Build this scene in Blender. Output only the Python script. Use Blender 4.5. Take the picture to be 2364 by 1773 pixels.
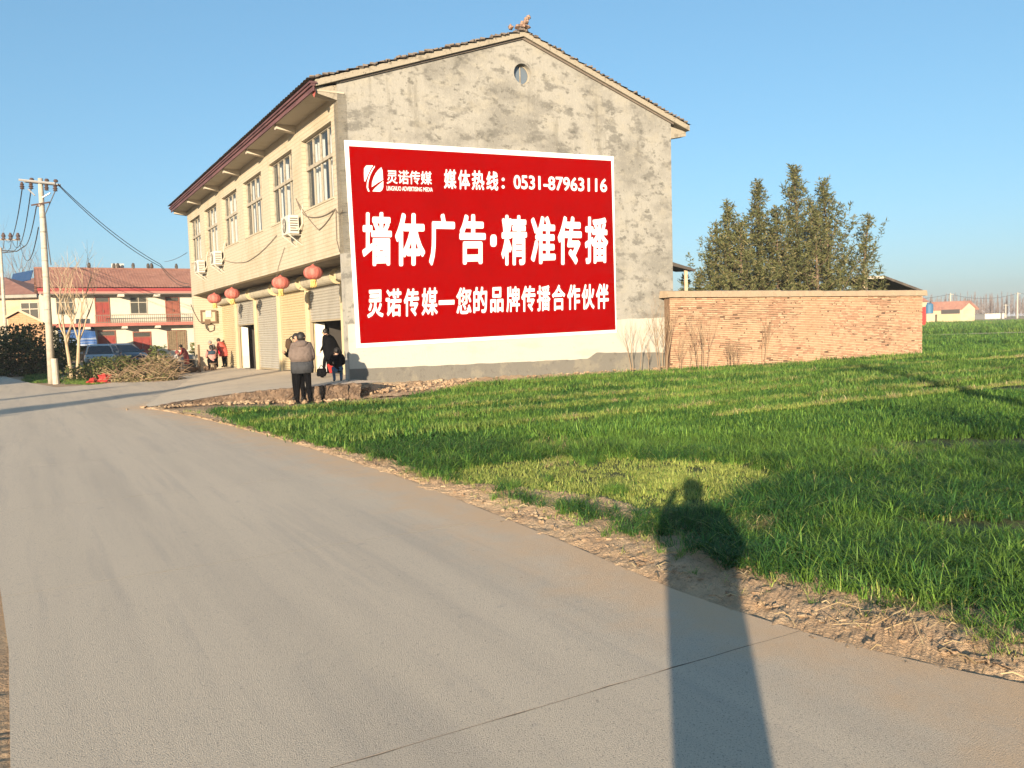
import bpy, bmesh, math, random
import numpy as np
from mathutils import Vector, Matrix, noise
from mathutils.geometry import tessellate_polygon

rnd = random.Random(7)
for o in list(bpy.data.objects):
    bpy.data.objects.remove(o)
scene = bpy.context.scene
COL = scene.collection

# ------------------------------------------------------------------ camera
PW, PH, FPX, HC = 2364.0, 1773.0, 1800.0, 1.62       # photograph size, focal length in its pixels, eye height
ROLL = math.radians(1.65)
PITCH = math.atan((PH / 2 - 762.0) * math.cos(ROLL) / FPX)
CF = Vector((0, math.cos(PITCH), -math.sin(PITCH)))
_u0 = Vector((0, math.sin(PITCH), math.cos(PITCH)))
_r0 = Vector((1, 0, 0))
CR = _r0 * math.cos(ROLL) - _u0 * math.sin(ROLL)
CU = _r0 * math.sin(ROLL) + _u0 * math.cos(ROLL)
CC = Vector((0, 0, HC))
cd = bpy.data.cameras.new('camera')
cam = bpy.data.objects.new('camera', cd)
COL.objects.link(cam)
cam.matrix_world = Matrix(((CR.x, CU.x, -CF.x, CC.x), (CR.y, CU.y, -CF.y, CC.y), (CR.z, CU.z, -CF.z, CC.z), (0, 0, 0, 1)))
cd.sensor_fit = 'HORIZONTAL'
cd.sensor_width = 36.0
cd.lens = FPX / PW * 36.0
cd.clip_start = 0.05
cd.clip_end = 6000
scene.camera = cam

def ray(x, y):
    return (CF * FPX + CR * (x - PW / 2) - CU * (y - PH / 2)).normalized()
def gz(x, y, z=0.0):                                  # the point of height z that a pixel looks at
    d = ray(x, y)
    return CC + d * ((z - HC) / d.z)
def gy(x, y, Y):                                      # the point at distance Y ahead
    d = ray(x, y)
    return CC + d * (Y / d.y)
def onp(x, y, O, D):                                  # upright plane through O along D: (distance along D, height)
    r = ray(x, y)
    det = r.x * (-D.y) + D.x * r.y
    bx, by = O.x - CC.x, O.y - CC.y
    k = (bx * (-D.y) + D.x * by) / det
    s = (r.x * by - r.y * bx) / det
    return s, HC + k * r.z

# ------------------------------------------------------------------ light
SUNDIR = ray(1560, 1114)                              # light travels along the photographer's own shadow
world = bpy.data.worlds.new('World')
scene.world = world
world.use_nodes = True
wn = world.node_tree
bg = wn.nodes['Background']
sky = wn.nodes.new('ShaderNodeTexSky')
sky.sky_type = 'NISHITA'
sky.sun_disc = False
sky.sun_elevation = math.asin(-SUNDIR.z)
sky.sun_rotation = math.atan2(-SUNDIR.x, -SUNDIR.y)
sky.altitude = 50
sky.air_density = 1.0
sky.dust_density = 1.5
sky.ozone_density = 5.0
bg.inputs['Strength'].default_value = 0.112
gm = wn.nodes.new('ShaderNodeGamma')                  # the camera's flat tone curve: the whole sky, evenly
gm.inputs[1].default_value = 0.65
hs = wn.nodes.new('ShaderNodeHueSaturation')
hs.inputs['Saturation'].default_value = 1.06
hs.inputs['Hue'].default_value = 0.490
wn.links.new(sky.outputs['Color'], gm.inputs[0])
wn.links.new(gm.outputs[0], hs.inputs['Color'])
wn.links.new(hs.outputs['Color'], bg.inputs['Color'])
sd = bpy.data.lights.new('sun', 'SUN')
sun = bpy.data.objects.new('sun', sd)
COL.objects.link(sun)
sd.energy = 3.7
sd.angle = math.radians(0.55)
sd.color = (1.0, 0.82, 0.60)
sun.rotation_euler = SUNDIR.to_track_quat('-Z', 'Y').to_euler()
sun.location = (-10, -30, 12)
scene.view_settings.view_transform = 'Standard'
scene.view_settings.look = 'None'
scene.view_settings.gamma = 1.0
scene.view_settings.exposure = 1.66
scene.render.engine = 'CYCLES'
scene.cycles.max_bounces = 6

# ------------------------------------------------------------------ materials
def M(name, col, rough=0.85, layers=(), bump=None, metal=0.0, spec=0.3, coords='Object', rand=0.0, trans=0.0):
    """procedural material; layers = (colour, scale, lo, hi, amount, stretch); bump = (scale, distance[, stretch])"""
    m = bpy.data.materials.new(name)
    m.use_nodes = True
    nt = m.node_tree
    L = nt.links
    b = nt.nodes['Principled BSDF']
    b.inputs['Roughness'].default_value = rough
    b.inputs['Metallic'].default_value = metal
    b.inputs['Specular IOR Level'].default_value = spec
    tc = nt.nodes.new('ShaderNodeTexCoord')
    def co(stretch):
        mp = nt.nodes.new('ShaderNodeMapping')
        mp.inputs['Scale'].default_value = stretch[:3]
        if len(stretch) > 3:                          # turn first, then stretch
            mp.vector_type = 'TEXTURE'
            mp.inputs['Scale'].default_value = [1.0 / q for q in stretch[:3]]
            mp.inputs['Rotation'].default_value = (0, 0, stretch[3])
        L.new(tc.outputs[coords], mp.inputs['Vector'])
        return mp.outputs['Vector']
    cur = None
    rgb = nt.nodes.new('ShaderNodeRGB')
    rgb.outputs[0].default_value = (*col, 1)
    cur = rgb.outputs[0]
    for ly in layers:
        c2, sc, lo, hi, amt = ly[:5]
        st = ly[5] if len(ly) > 5 else (1, 1, 1)
        n = nt.nodes.new('ShaderNodeTexNoise')
        n.inputs['Scale'].default_value = sc
        n.inputs['Detail'].default_value = 7
        n.inputs['Roughness'].default_value = 0.62
        L.new(co(st), n.inputs['Vector'])
        r = nt.nodes.new('ShaderNodeMapRange')
        r.interpolation_type = 'SMOOTHSTEP'
        r.inputs['From Min'].default_value = lo
        r.inputs['From Max'].default_value = hi
        r.inputs['To Max'].default_value = amt
        L.new(n.outputs['Fac'], r.inputs['Value'])
        mx = nt.nodes.new('ShaderNodeMix')
        mx.data_type = 'RGBA'
        L.new(r.outputs['Result'], mx.inputs['Factor'])
        L.new(cur, mx.inputs['A'])
        mx.inputs['B'].default_value = (*c2, 1)
        cur = mx.outputs['Result']
    if rand:
        oi = nt.nodes.new('ShaderNodeObjectInfo')
        mr = nt.nodes.new('ShaderNodeMapRange')
        mr.inputs['To Min'].default_value = 1 - rand
        mr.inputs['To Max'].default_value = 1 + rand
        L.new(oi.outputs['Random'], mr.inputs['Value'])
        hs = nt.nodes.new('ShaderNodeHueSaturation')
        L.new(mr.outputs['Result'], hs.inputs['Value'])
        L.new(cur, hs.inputs['Color'])
        cur = hs.outputs['Color']
    L.new(cur, b.inputs['Base Color'])
    if trans:
        tl = nt.nodes.new('ShaderNodeBsdfTranslucent')
        L.new(cur, tl.inputs['Color'])
        ms = nt.nodes.new('ShaderNodeMixShader')
        ms.inputs[0].default_value = trans
        L.new(b.outputs[0], ms.inputs[1])
        L.new(tl.outputs[0], ms.inputs[2])
        L.new(ms.outputs[0], nt.nodes['Material Output'].inputs['Surface'])
    if bump:
        n = nt.nodes.new('ShaderNodeTexNoise')
        n.inputs['Scale'].default_value = bump[0]
        n.inputs['Detail'].default_value = 8
        n.inputs['Roughness'].default_value = 0.65
        L.new(co(bump[2] if len(bump) > 2 else (1, 1, 1)), n.inputs['Vector'])
        bp = nt.nodes.new('ShaderNodeBump')
        bp.inputs['Distance'].default_value = bump[1]
        bp.inputs['Strength'].default_value = 1.0
        L.new(n.outputs['Fac'], bp.inputs['Height'])
        L.new(bp.outputs['Normal'], b.inputs['Normal'])
    m['principled'] = 1
    return m

def glass_mat(name, tint, rough=0.03, clear=0.6):
    m = bpy.data.materials.new(name)
    m.use_nodes = True
    nt = m.node_tree
    b = nt.nodes['Principled BSDF']
    b.inputs['Base Color'].default_value = (*tint, 1)
    b.inputs['Roughness'].default_value = rough
    b.inputs['Specular IOR Level'].default_value = 0.7
    t = nt.nodes.new('ShaderNodeBsdfTransparent')
    t.inputs['Color'].default_value = (0.9, 0.93, 0.93, 1)
    ms = nt.nodes.new('ShaderNodeMixShader')
    ms.inputs[0].default_value = clear
    nt.links.new(b.outputs[0], ms.inputs[1])
    nt.links.new(t.outputs[0], ms.inputs[2])
    nt.links.new(ms.outputs[0], nt.nodes['Material Output'].inputs['Surface'])
    return m

# ------------------------------------------------------------------ mesh helpers
class MB:
    """collects shapes; build() links them as ONE mesh object"""
    def __init__(self):
        self.v, self.f, self.m = [], [], []
    def quad(self, pts, mi=0):
        k = len(self.v)
        self.v += [Vector(p) for p in pts]
        self.f.append(tuple(range(k, k + len(pts))))
        self.m.append(mi)
    def poly(self, pts, mi=0):                        # any planar outline
        k = len(self.v)
        pts = [Vector(p) for p in pts]
        self.v += pts
        for t in tessellate_polygon([pts]):
            self.f.append((k + t[0], k + t[1], k + t[2]))
            self.m.append(mi)
    def hexa(self, c, mi=0):                          # 8 corners: bottom 4 ccw, top 4
        k = len(self.v)
        self.v += [Vector(p) for p in c]
        for q in ((3, 2, 1, 0), (4, 5, 6, 7), (0, 1, 5, 4), (1, 2, 6, 5), (2, 3, 7, 6), (3, 0, 4, 7)):
            self.f.append(tuple(k + i for i in q))
            self.m.append(mi)
    def box(self, x0, x1, y0, y1, z0, z1, fn=None, mi=0):
        c = [(x0, y0, z0), (x1, y0, z0), (x1, y1, z0), (x0, y1, z0), (x0, y0, z1), (x1, y0, z1), (x1, y1, z1), (x0, y1, z1)]
        self.hexa([fn(*p) if fn else p for p in c], mi)
    def rbox(self, cx, cy, cz, sx, sy, sz, rot=None, mi=0, jit=0.0):
        c = []
        for p in ((-1, -1, -1), (1, -1, -1), (1, 1, -1), (-1, 1, -1), (-1, -1, 1), (1, -1, 1), (1, 1, 1), (-1, 1, 1)):
            q = Vector((p[0] * sx / 2, p[1] * sy / 2, p[2] * sz / 2))
            if jit:
                q += Vector((rnd.uniform(-jit, jit), rnd.uniform(-jit, jit), rnd.uniform(-jit, jit)))
            if rot is not None:
                q = rot @ q
            c.append(q + Vector((cx, cy, cz)))
        self.hexa(c, mi)
    def tube(self, pts, r, n=6, mi=0, caps=True):     # r: number or list
        pts = [Vector(p) for p in pts]
        k0 = len(self.v)
        N = len(pts)
        up = Vector((0, 0, 1))
        for i, p in enumerate(pts):
            d = (pts[min(i + 1, N - 1)] - pts[max(i - 1, 0)])
            if d.length < 1e-9:
                d = Vector((0, 0, 1))
            d.normalize()
            a = d.cross(up)
            if a.length < 1e-3:
                a = d.cross(Vector((1, 0, 0)))
            a.normalize()
            b = d.cross(a)
            rr = r[i] if isinstance(r, (list, tuple)) else r
            for j in range(n):
                t = 2 * math.pi * j / n
                self.v.append(p + a * (rr * math.cos(t)) + b * (rr * math.sin(t)))
        for i in range(N - 1):
            for j in range(n):
                a0 = k0 + i * n + j
                a1 = k0 + i * n + (j + 1) % n
                self.f.append((a0, a1, a1 + n, a0 + n))
                self.m.append(mi)
        if caps and n > 2:
            self.f.append(tuple(k0 + j for j in reversed(range(n))))
            self.m.append(mi)
            self.f.append(tuple(k0 + (N - 1) * n + j for j in range(n)))
            self.m.append(mi)
    def rings(self, rings, mi=0, caps=True):          # loft through rings of equal count
        k = len(self.v)
        n = len(rings[0])
        for r in rings:
            self.v += [Vector(p) for p in r]
        for i in range(len(rings) - 1):
            for j in range(n):
                a0 = k + i * n + j
                a1 = k + i * n + (j + 1) % n
                self.f.append((a0, a1, a1 + n, a0 + n))
                self.m.append(mi)
        if caps:
            self.f.append(tuple(k + j for j in reversed(range(n))))
            self.m.append(mi)
            self.f.append(tuple(k + (len(rings) - 1) * n + j for j in range(n)))
            self.m.append(mi)
    def lathe(self, c, prof, n=16, mi=0, axis=None, squash=None):
        rr = []
        q = Vector((0, 0, 1)).rotation_difference(Vector(axis)) if axis is not None else None
        for (r, z) in prof:
            ring = []
            for j in range(n):
                t = 2 * math.pi * j / n
                p = Vector((r * math.cos(t), r * math.sin(t), z))
                if q:
                    p = q @ p
                ring.append(p + Vector(c))
            rr.append(ring)
        self.rings(rr, mi)
    def blob(self, c, r, amp=0.3, nu=8, nv=5, mi=0, seed=0.0):
        rr = []
        for i in range(nv + 1):
            ph = math.pi * (i / nv) * 0.98 + 0.03
            ring = []
            for j in range(nu):
                t = 2 * math.pi * j / nu
                d = Vector((math.sin(ph) * math.cos(t), math.sin(ph) * math.sin(t), -math.cos(ph)))
                k = 1 + amp * noise.noise(d * 1.7 + Vector((seed, seed * 2.3, 1.1)))
                ring.append(Vector(c) + Vector((d.x * r[0], d.y * r[1], d.z * r[2])) * k)
            rr.append(ring)
        self.rings(rr, mi)
    def build(self, name, mats, parent=None, smooth=False, bevel=0.0):
        me = bpy.data.meshes.new(name)
        off = parent_origin(parent)
        me.from_pydata([tuple(p - off) for p in self.v], [], self.f)
        if not isinstance(mats, (list, tuple)):
            mats = [mats]
        for mm in mats:
            me.materials.append(mm)
        if len(mats) > 1:
            me.polygons.foreach_set('material_index', self.m)
        if smooth:
            me.polygons.foreach_set('use_smooth', [True] * len(me.polygons))
        me.update()
        ob = bpy.data.objects.new(name, me)
        COL.objects.link(ob)
        if parent is not None:
            ob.parent = parent
        if bevel:
            bv = ob.modifiers.new('bevel', 'BEVEL')
            bv.width = bevel
            bv.segments = 2
            bv.limit_method = 'ANGLE'
        return ob

def parent_origin(p):
    o = Vector((0, 0, 0))
    while p is not None:
        o = o + p.location
        p = p.parent
    return o

def thing(name, loc, label, cat, group=None):
    o = bpy.data.objects.new(name, None)
    o.empty_display_size = 0.2
    o.location = loc
    COL.objects.link(o)
    return tag(o, label, cat, group)

def tag(o, label=None, cat=None, group=None, kind=None):
    if label: o['label'] = label
    if cat: o['category'] = cat
    if group: o['group'] = group
    if kind: o['kind'] = kind
    return o

def children(o):
    return [c for c in bpy.data.objects if c.parent is o]

def copy_tree(o, parent=None):
    c = o.copy()
    COL.objects.link(c)
    c.parent = parent
    for ch in children(o):
        copy_tree(ch, c)
    return c

def ns(x, y, z=0.0):
    return noise.noise(Vector((x, y, z)))

def interp(tab, x):
    if x <= tab[0][0]: return tab[0][1]
    for (a, b), (c, d) in zip(tab, tab[1:]):
        if x <= c:
            return b + (d - b) * (x - a) / (c - a)
    return tab[-1][1]

def clip(poly, n, d):                                 # keep n.p <= d
    out = []
    for i in range(len(poly)):
        a, b = poly[i], poly[(i + 1) % len(poly)]
        da, db = n.x * a.x + n.y * a.y - d, n.x * b.x + n.y * b.y - d
        if da <= 0:
            out.append(a)
        if da * db < 0:
            out.append(a + (b - a) * (da / (da - db)))
    return out

def in_poly(px, py, poly):                            # numpy test
    inside = np.zeros(px.shape, bool)
    n = len(poly)
    for i in range(n):
        x0, y0 = poly[i][0], poly[i][1]
        x1, y1 = poly[(i + 1) % n][0], poly[(i + 1) % n][1]
        if y0 == y1:
            continue
        c = ((y0 > py) != (y1 > py)) & (px < (x1 - x0) * (py - y0) / (y1 - y0) + x0)
        inside ^= c
    return inside

# ------------------------------------------------------------------ ground, road, field
VD = Vector((0.8819, 0.4714, 0))                      # along the gable, the brick wall and the drill rows
UD = Vector((-0.5337, 0.8457, 0))                     # along the shop front
ND = Vector((-VD.y, VD.x, 0))                         # square to the rows
def gh(x, y):
    return min(1.15, 0.006 * max(0.0, y - 60.0))

m_soil = M('soil', (0.33, 0.235, 0.15), 0.95, [((0.42, 0.31, 0.2), 0.8, .4, .65, .8), ((0.2, 0.14, 0.09), 9, .5, .7, .6)], bump=(14, 0.05))
m_verge = M('verge_soil', (0.60, 0.40, 0.235), 0.95, [((0.68, 0.49, 0.30), 2.2, .4, .62, .8), ((0.34, 0.22, 0.125), 16, .56, .7, .7), ((0.30, 0.19, 0.11), 60, .55, .65, .6)], bump=(48, 0.05))

def axis_vals(lo, hi, fine_lo, fine_hi, step):
    v = list(np.arange(fine_lo, fine_hi, step))
    a, s = fine_hi, step
    while a < hi:
        v.append(a); s *= 1.5; a += s
    v.append(hi)
    a, s = fine_lo, step
    while a > lo:
        s *= 1.5; a -= s; v.append(max(a, lo))
    return sorted(set(round(float(q), 3) for q in v))
xs = axis_vals(-1500, 1800, -50, 60, 5.0)
ys = axis_vals(-400, 2600, -20, 200, 6.0)
g = MB()
for y in ys:
    for x in xs:
        g.v.append(Vector((x, y, gh(x, y) - 0.05)))
nx = len(xs)
for j in range(len(ys) - 1):
    for i in range(nx - 1):
        k = j * nx + i
        g.f.append((k, k + 1, k + 1 + nx, k + nx)); g.m.append(0)
tag(g.build('ground', m_soil), kind='structure')

# edges traced on the ground: road edge and edge of the green
RE = [(2364, 1578), (2240, 1553), (2100, 1522), (1960, 1487), (1820, 1448), (1690, 1407), (1560, 1362), (1430, 1306), (1300, 1250), (1200, 1210), (1100, 1170), (1020, 1138),
      (950, 1110), (880, 1087), (800, 1062), (710, 1033), (620, 1006), (530, 982), (450, 962), (385, 950), (330, 941)]
GE = [(2364, 1496), (2250, 1462), (2137, 1424), (1980, 1392), (1817, 1357), (1720, 1328), (1600, 1296), (1539, 1273), (1440, 1240), (1336, 1206), (1250, 1178), (1154, 1149),
      (1069, 1122), (1026, 1117), (980, 1102), (930, 1088), (834, 1052), (760, 1034), (684, 1018), (615, 1000), (556, 984), (492, 955)]
reW = [gz(*p) for p in RE]
geW = [gz(*p) for p in GE]
def ext(a, b, d):
    return a + (a - b).normalized() * d
re_ext = ext(reW[0], reW[1], 16)
ge_ext = ext(geW[0], geW[1], 16)
left_edge = [gz(0, 960) + Vector((-1.5, 0, 0)), gz(-60, 1130), gz(-8, 1300), gz(20, 1500), gz(22, 1650), gz(24, 1773)]

# concrete road of cast slabs with open joints
road_poly = [re_ext] + reW + [gz(400, 930), gz(520, 905), gz(520, 868), gz(450, 860), gz(380, 867), gz(300, 877), gz(230, 887), gz(130, 894), gz(70, 884), gz(0, 866),
             gz(-300, 862), gz(-300, 905)] + left_edge + [left_edge[-1] + Vector((3.5, -6, 0)), re_ext + Vector((-1.5, -9, 0))]
m_road = M('road_concrete', (0.58, 0.49, 0.375), 0.9,
           [((0.45, 0.385, 0.305), 1.3, .40, .66, .75, (1.0, .06, 1, 0.563)), ((0.42, 0.365, 0.30), 5, .5, .68, .5, (1.0, .05, 1, 0.563)), ((0.58, 0.49, 0.37), 0.8, .48, .7, .7, (1.0, .25, 1, 0.563)), ((0.23, 0.2, 0.175), 55, .59, .68, .75),
            ((0.56, 0.49, 0.4), 70, .62, .72, .6), ((0.3, 0.27, 0.24), 7, .6, .75, .45), ((0.22, 0.19, 0.15), 120, .55, .63, .8), ((0.66, 0.58, 0.46), 130, .57, .65, .7), ((0.2, 0.17, 0.14), 26, .64, .70, .6)], bump=(170, 0.010))
def dust_edge(mat):
    # soil blown onto the concrete, deepest along the verge: the distance comes from the verge line itself
    nt = mat.node_tree; L = nt.links
    geo = nt.nodes.new('ShaderNodeNewGeometry')
    sx = nt.nodes.new('ShaderNodeSeparateXYZ'); L.new(geo.outputs['Position'], sx.inputs[0])
    y0, y1, x0, x1 = 0.0, 20.0, -10.0, 6.0
    def edge_curve(pts):
        mr = nt.nodes.new('ShaderNodeMapRange')
        mr.inputs['From Min'].default_value = y0; mr.inputs['From Max'].default_value = y1
        L.new(sx.outputs['Y'], mr.inputs['Value'])
        fc = nt.nodes.new('ShaderNodeFloatCurve')
        L.new(mr.outputs['Result'], fc.inputs['Value'])
        cv = fc.mapping.curves[0]
        pts = sorted([((p.y - y0) / (y1 - y0), (p.x - x0) / (x1 - x0)) for p in pts])
        cv.points[0].location = (0.0, pts[0][1]); cv.points[1].location = (1.0, pts[-1][1])
        for p in pts:
            cv.points.new(min(max(p[0], .002), .998), min(max(p[1], 0.0), 1.0))
        for p in cv.points: p.handle_type = 'VECTOR'
        fc.mapping.update()
        m2 = nt.nodes.new('ShaderNodeMapRange')
        m2.inputs['To Min'].default_value = x0; m2.inputs['To Max'].default_value = x1
        L.new(fc.outputs[0], m2.inputs['Value'])
        return m2.outputs['Result']
    ex = edge_curve(reW)
    sb = nt.nodes.new('ShaderNodeMath'); sb.operation = 'SUBTRACT'
    L.new(ex, sb.inputs[0]); L.new(sx.outputs['X'], sb.inputs[1])
    nz = nt.nodes.new('ShaderNodeTexNoise'); nz.inputs['Scale'].default_value = 2.6; nz.inputs['Detail'].default_value = 8; nz.inputs['Roughness'].default_value = .65
    L.new(geo.outputs['Position'], nz.inputs['Vector'])
    ad = nt.nodes.new('ShaderNodeMath'); ad.operation = 'MULTIPLY_ADD'
    L.new(nz.outputs['Fac'], ad.inputs[0]); ad.inputs[1].default_value = 1.9; L.new(sb.outputs[0], ad.inputs[2])
    mr = nt.nodes.new('ShaderNodeMapRange'); mr.interpolation_type = 'SMOOTHSTEP'
    mr.inputs['From Min'].default_value = 0.8; mr.inputs['From Max'].default_value = 2.05
    mr.inputs['To Min'].default_value = 0.95; mr.inputs['To Max'].default_value = 0.0
    L.new(ad.outputs[0], mr.inputs['Value'])
    b = nt.nodes['Principled BSDF']
    src = b.inputs['Base Color'].links[0].from_socket
    mx = nt.nodes.new('ShaderNodeMix'); mx.data_type = 'RGBA'
    L.new(mr.outputs['Result'], mx.inputs['Factor']); L.new(src, mx.inputs['A'])
    mx.inputs['B'].default_value = (0.60, 0.42, 0.26, 1)
    L.new(mx.outputs['Result'], b.inputs['Base Color'])
dust_edge(m_road)
m_joint = M('joint_filler', (0.19, 0.16, 0.13), 0.95, bump=(60, 0.01))
road = thing('road', (0, 0, 0), None, None)
tag(road, kind='structure')
bed = MB(); bed.poly([Vector((p.x, p.y, -0.022)) for p in road_poly]); bed.build('road_bed', m_joint, road)
joints = [-60.0, 2.83 - 6.16, 2.83 - 3.08] + [2.83 + 3.08 * i for i in range(0, 4)] + [2.83 + 3.08 * 4 + 4.2 * i for i in range(0, 5)] + [90.0]
for a, b in zip(joints, joints[1:]):
    pl = clip([Vector((p.x, p.y, 0)) for p in road_poly], ND, b - 0.0028)
    pl = clip(pl, -ND, -(a + 0.0028))
    if len(pl) < 3: continue
    mb = MB()
    fine = []                                          # ragged joint edges
    for i in range(len(pl)):
        p, q = pl[i], pl[(i + 1) % len(pl)]
        fine.append(p)
        dn = abs((q - p).normalized().dot(VD)) if (q - p).length > .2 else 0
        if dn > 0.999:
            k = int((q - p).length / 0.12)
            for t in range(1, k):
                w = p + (q - p) * (t / k)
                fine.append(w + ND * (0.005 * ns(w.x * 4, w.y * 4, 3) + (0.006 if rnd.random() < .06 else 0) * (1 if abs(w.dot(ND) - a) < .1 else -1)))
    mb.poly(fine)
    k = len(mb.v)
    mb.v += [Vector((p.x, p.y, -0.02)) for p in fine]
    for i in range(len(fine)):
        j = (i + 1) % len(fine)
        mb.f.append((j, i, k + i, k + j)); mb.m.append(1)
    mb.build('slab', [m_road, m_joint], road)

# verge: a lumpy bank of soil that runs out over the road edge and under the green
def resample(px, n):
    seg = [math.hypot(px[i + 1][0] - px[i][0], px[i + 1][1] - px[i][1]) for i in range(len(px) - 1)]
    tot = sum(seg); out = []
    for k in range(n):
        t = tot * k / (n - 1); i = 0
        while i < len(seg) - 1 and t > seg[i]:
            t -= seg[i]; i += 1
        f = min(1, t / seg[i])
        out.append((px[i][0] + (px[i + 1][0] - px[i][0]) * f, px[i][1] + (px[i + 1][1] - px[i][1]) * f))
    return out
NS = 1300
ra = [gz(*p) for p in resample(RE, NS)]
ga = [gz(*p) for p in resample(GE, NS)]
ra = [re_ext + (ra[0] - re_ext) * (i / 60) for i in range(60)] + ra
ga = [ge_ext + (ga[0] - ge_ext) * (i / 60) for i in range(60)] + ga
NW = 40
vg = MB()
for i in range(len(ra)):
    a, b = ra[i], ga[i]
    d = (b - a); w = max(d.length, .05); d.normalize()
    a2, b2 = a - d * 0.34, b + d * 0.75
    for j in range(NW + 1):
        t = j / NW
        p = a2 + (b2 - a2) * t
        e = (p - a).dot(d)
        z = -0.026 + 0.05 * min(1, max(0, (e + .25) / .6))
        z += 0.020 * ns(p.x * 1.7, p.y * 1.7, 1) + 0.018 * ns(p.x * 5, p.y * 5, 2) + 0.014 * ns(p.x * 13, p.y * 13, 5) + 0.012 * ns(p.x * 30, p.y * 30, 6) + 0.007 * ns(p.x * 70, p.y * 70, 7)
        if t > .97 or j == 0: z = -0.04
        vg.v.append(Vector((p.x, p.y, z)))
for i in range(len(ra) - 1):
    for j in range(NW):
        k = i * (NW + 1) + j
        vg.f.append((k, k + NW + 1, k + NW + 2, k + 1)); vg.m.append(0)
tag(vg.build('dirt_verge', m_verge, smooth=True), kind='structure')
# left roadside, only its edge shows
lv = MB()
le = []
for i in range(len(left_edge) - 1):
    for k in range(40):
        le.append(left_edge[i] + (left_edge[i + 1] - left_edge[i]) * (k / 40))
for i, p in enumerate(le):
    for j in range(15):
        e = -0.22 + j * 0.14 if j < 14 else 14.0
        q = p - VD * e
        z = -0.022 + 0.034 * min(1, max(0, (e + .2) / .5)) + 0.008 * ns(q.x * 2, q.y * 2, 1) + 0.009 * ns(q.x * 9, q.y * 9, 2) + .008 * ns(q.x * 31, q.y * 31, 5)
        lv.v.append(Vector((q.x, q.y, z)))
for i in range(len(le) - 1):
    for j in range(14):
        k = i * 15 + j
        lv.f.append((k, k + 1, k + 16, k + 15)); lv.m.append(0)
tag(lv.build('dirt_roadside', m_verge, smooth=True), kind='structure')

# field of winter wheat
wallfoot = [gz(502, 950), gz(684, 949), gz(844, 938), gz(962, 922), gz(1111, 893), gz(1336, 877), gz(1550, 861), gz(1817, 846), gz(2129, 823)]
field_poly = [ge_ext] + geW + wallfoot + [Vector((16.0, 40, 0)), Vector((14.0, 70, 0)), Vector((95, 70, 0)), Vector((95, -12, 0)), ge_ext + Vector((3, -8, 0))]
m_field = M('field_soil', (0.075, 0.085, 0.03), 0.95, [((0.12, 0.095, 0.05), 3, .5, .7, .8), ((0.04, 0.06, 0.018), 0.6, .45, .6, .7)], bump=(20, 0.04))
ridges = [11.03, 12.82, 14.3, 16.4, 19.0, 32.0]
def ridge(n, v):
    k = 0
    for r in ridges:
        k = max(k, 1 - abs(n - r - 0.12 * ns(v * .5, r)) / 0.13)
    return max(0, k)
cs = 0.3
NV, NN = int(110 / cs), int(80 / cs)
vv, nn = np.meshgrid(np.arange(NV + 1) * cs - 25, np.arange(NN + 1) * cs - 18)
X = vv * VD.x + nn * ND.x
Y = vv * VD.y + nn * ND.y
inside = in_poly(X, Y, field_poly)
fm = MB(); idx = {}
for j in range(NN):
    for i in range(NV):
        if inside[j, i] and inside[j + 1, i] and inside[j, i + 1] and inside[j + 1, i + 1]:
            q = []
            for (jj, ii) in ((j, i), (j, i + 1), (j + 1, i + 1), (j + 1, i)):
                if (jj, ii) not in idx:
                    x, y = X[jj, ii], Y[jj, ii]
                    idx[(jj, ii)] = len(fm.v)
                    fm.v.append(Vector((x, y, gh(x, y) + 0.015 + 0.03 * ns(x * .9, y * .9, 4) + 0.11 * ridge(nn[jj, ii], vv[jj, ii]))))
                q.append(idx[(jj, ii)])
            fm.f.append(tuple(q)); fm.m.append(0)
tag(fm.build('field', m_field, smooth=True), kind='structure')

# far strips of field beyond the wall
def strip(name, y0, y1, mat, dz, x0=5, x1=400, slope=0.0):
    s = MB(); n = 40
    for i in range(n + 1):
        x = x0 + (x1 - x0) * (i / n) ** 1.6
        for y in (y0, (y0 + y1) / 2, y1):
            yy = y + slope * x + 0.8 * ns(x * .05, y * .2)
            s.v.append(Vector((x, yy, gh(x, yy) + dz)))
    for i in range(n):
        for j in range(2):
            k = i * 3 + j
            s.f.append((k, k + 3, k + 4, k + 1)); s.m.append(0)
    return tag(s.build(name, mat), kind='structure')
m_fgreen = M('far_green', (0.17, 0.25, 0.05), 0.95, [((0.24, 0.30, 0.07), 0.15, .4, .6, .8), ((0.06, 0.13, 0.02), 0.5, .5, .7, .6)])
m_fbrown = M('far_stubble', (0.30, 0.27, 0.12), 0.95, [((0.16, 0.19, 0.06), 0.2, .45, .6, .8), ((0.3, 0.25, 0.13), 0.1, .5, .65, .7)])
m_path = M('far_path', (0.4, 0.35, 0.2), 0.95, [((0.3, 0.3, 0.12), 0.3, .45, .65, .8)])
strip('field_path', 69.5, 72.6, m_path, 0.04)
strip('far_field', 72.6, 101, m_fgreen, 0.02, slope=.02)
strip('field_bank', 101, 104.5, m_path, 0.05, slope=.02)
strip('far_field', 104.5, 152, m_fbrown, 0.02, slope=.02)
strip('far_field', 152, 420, m_fgreen, -0.01, slope=.02)

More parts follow.
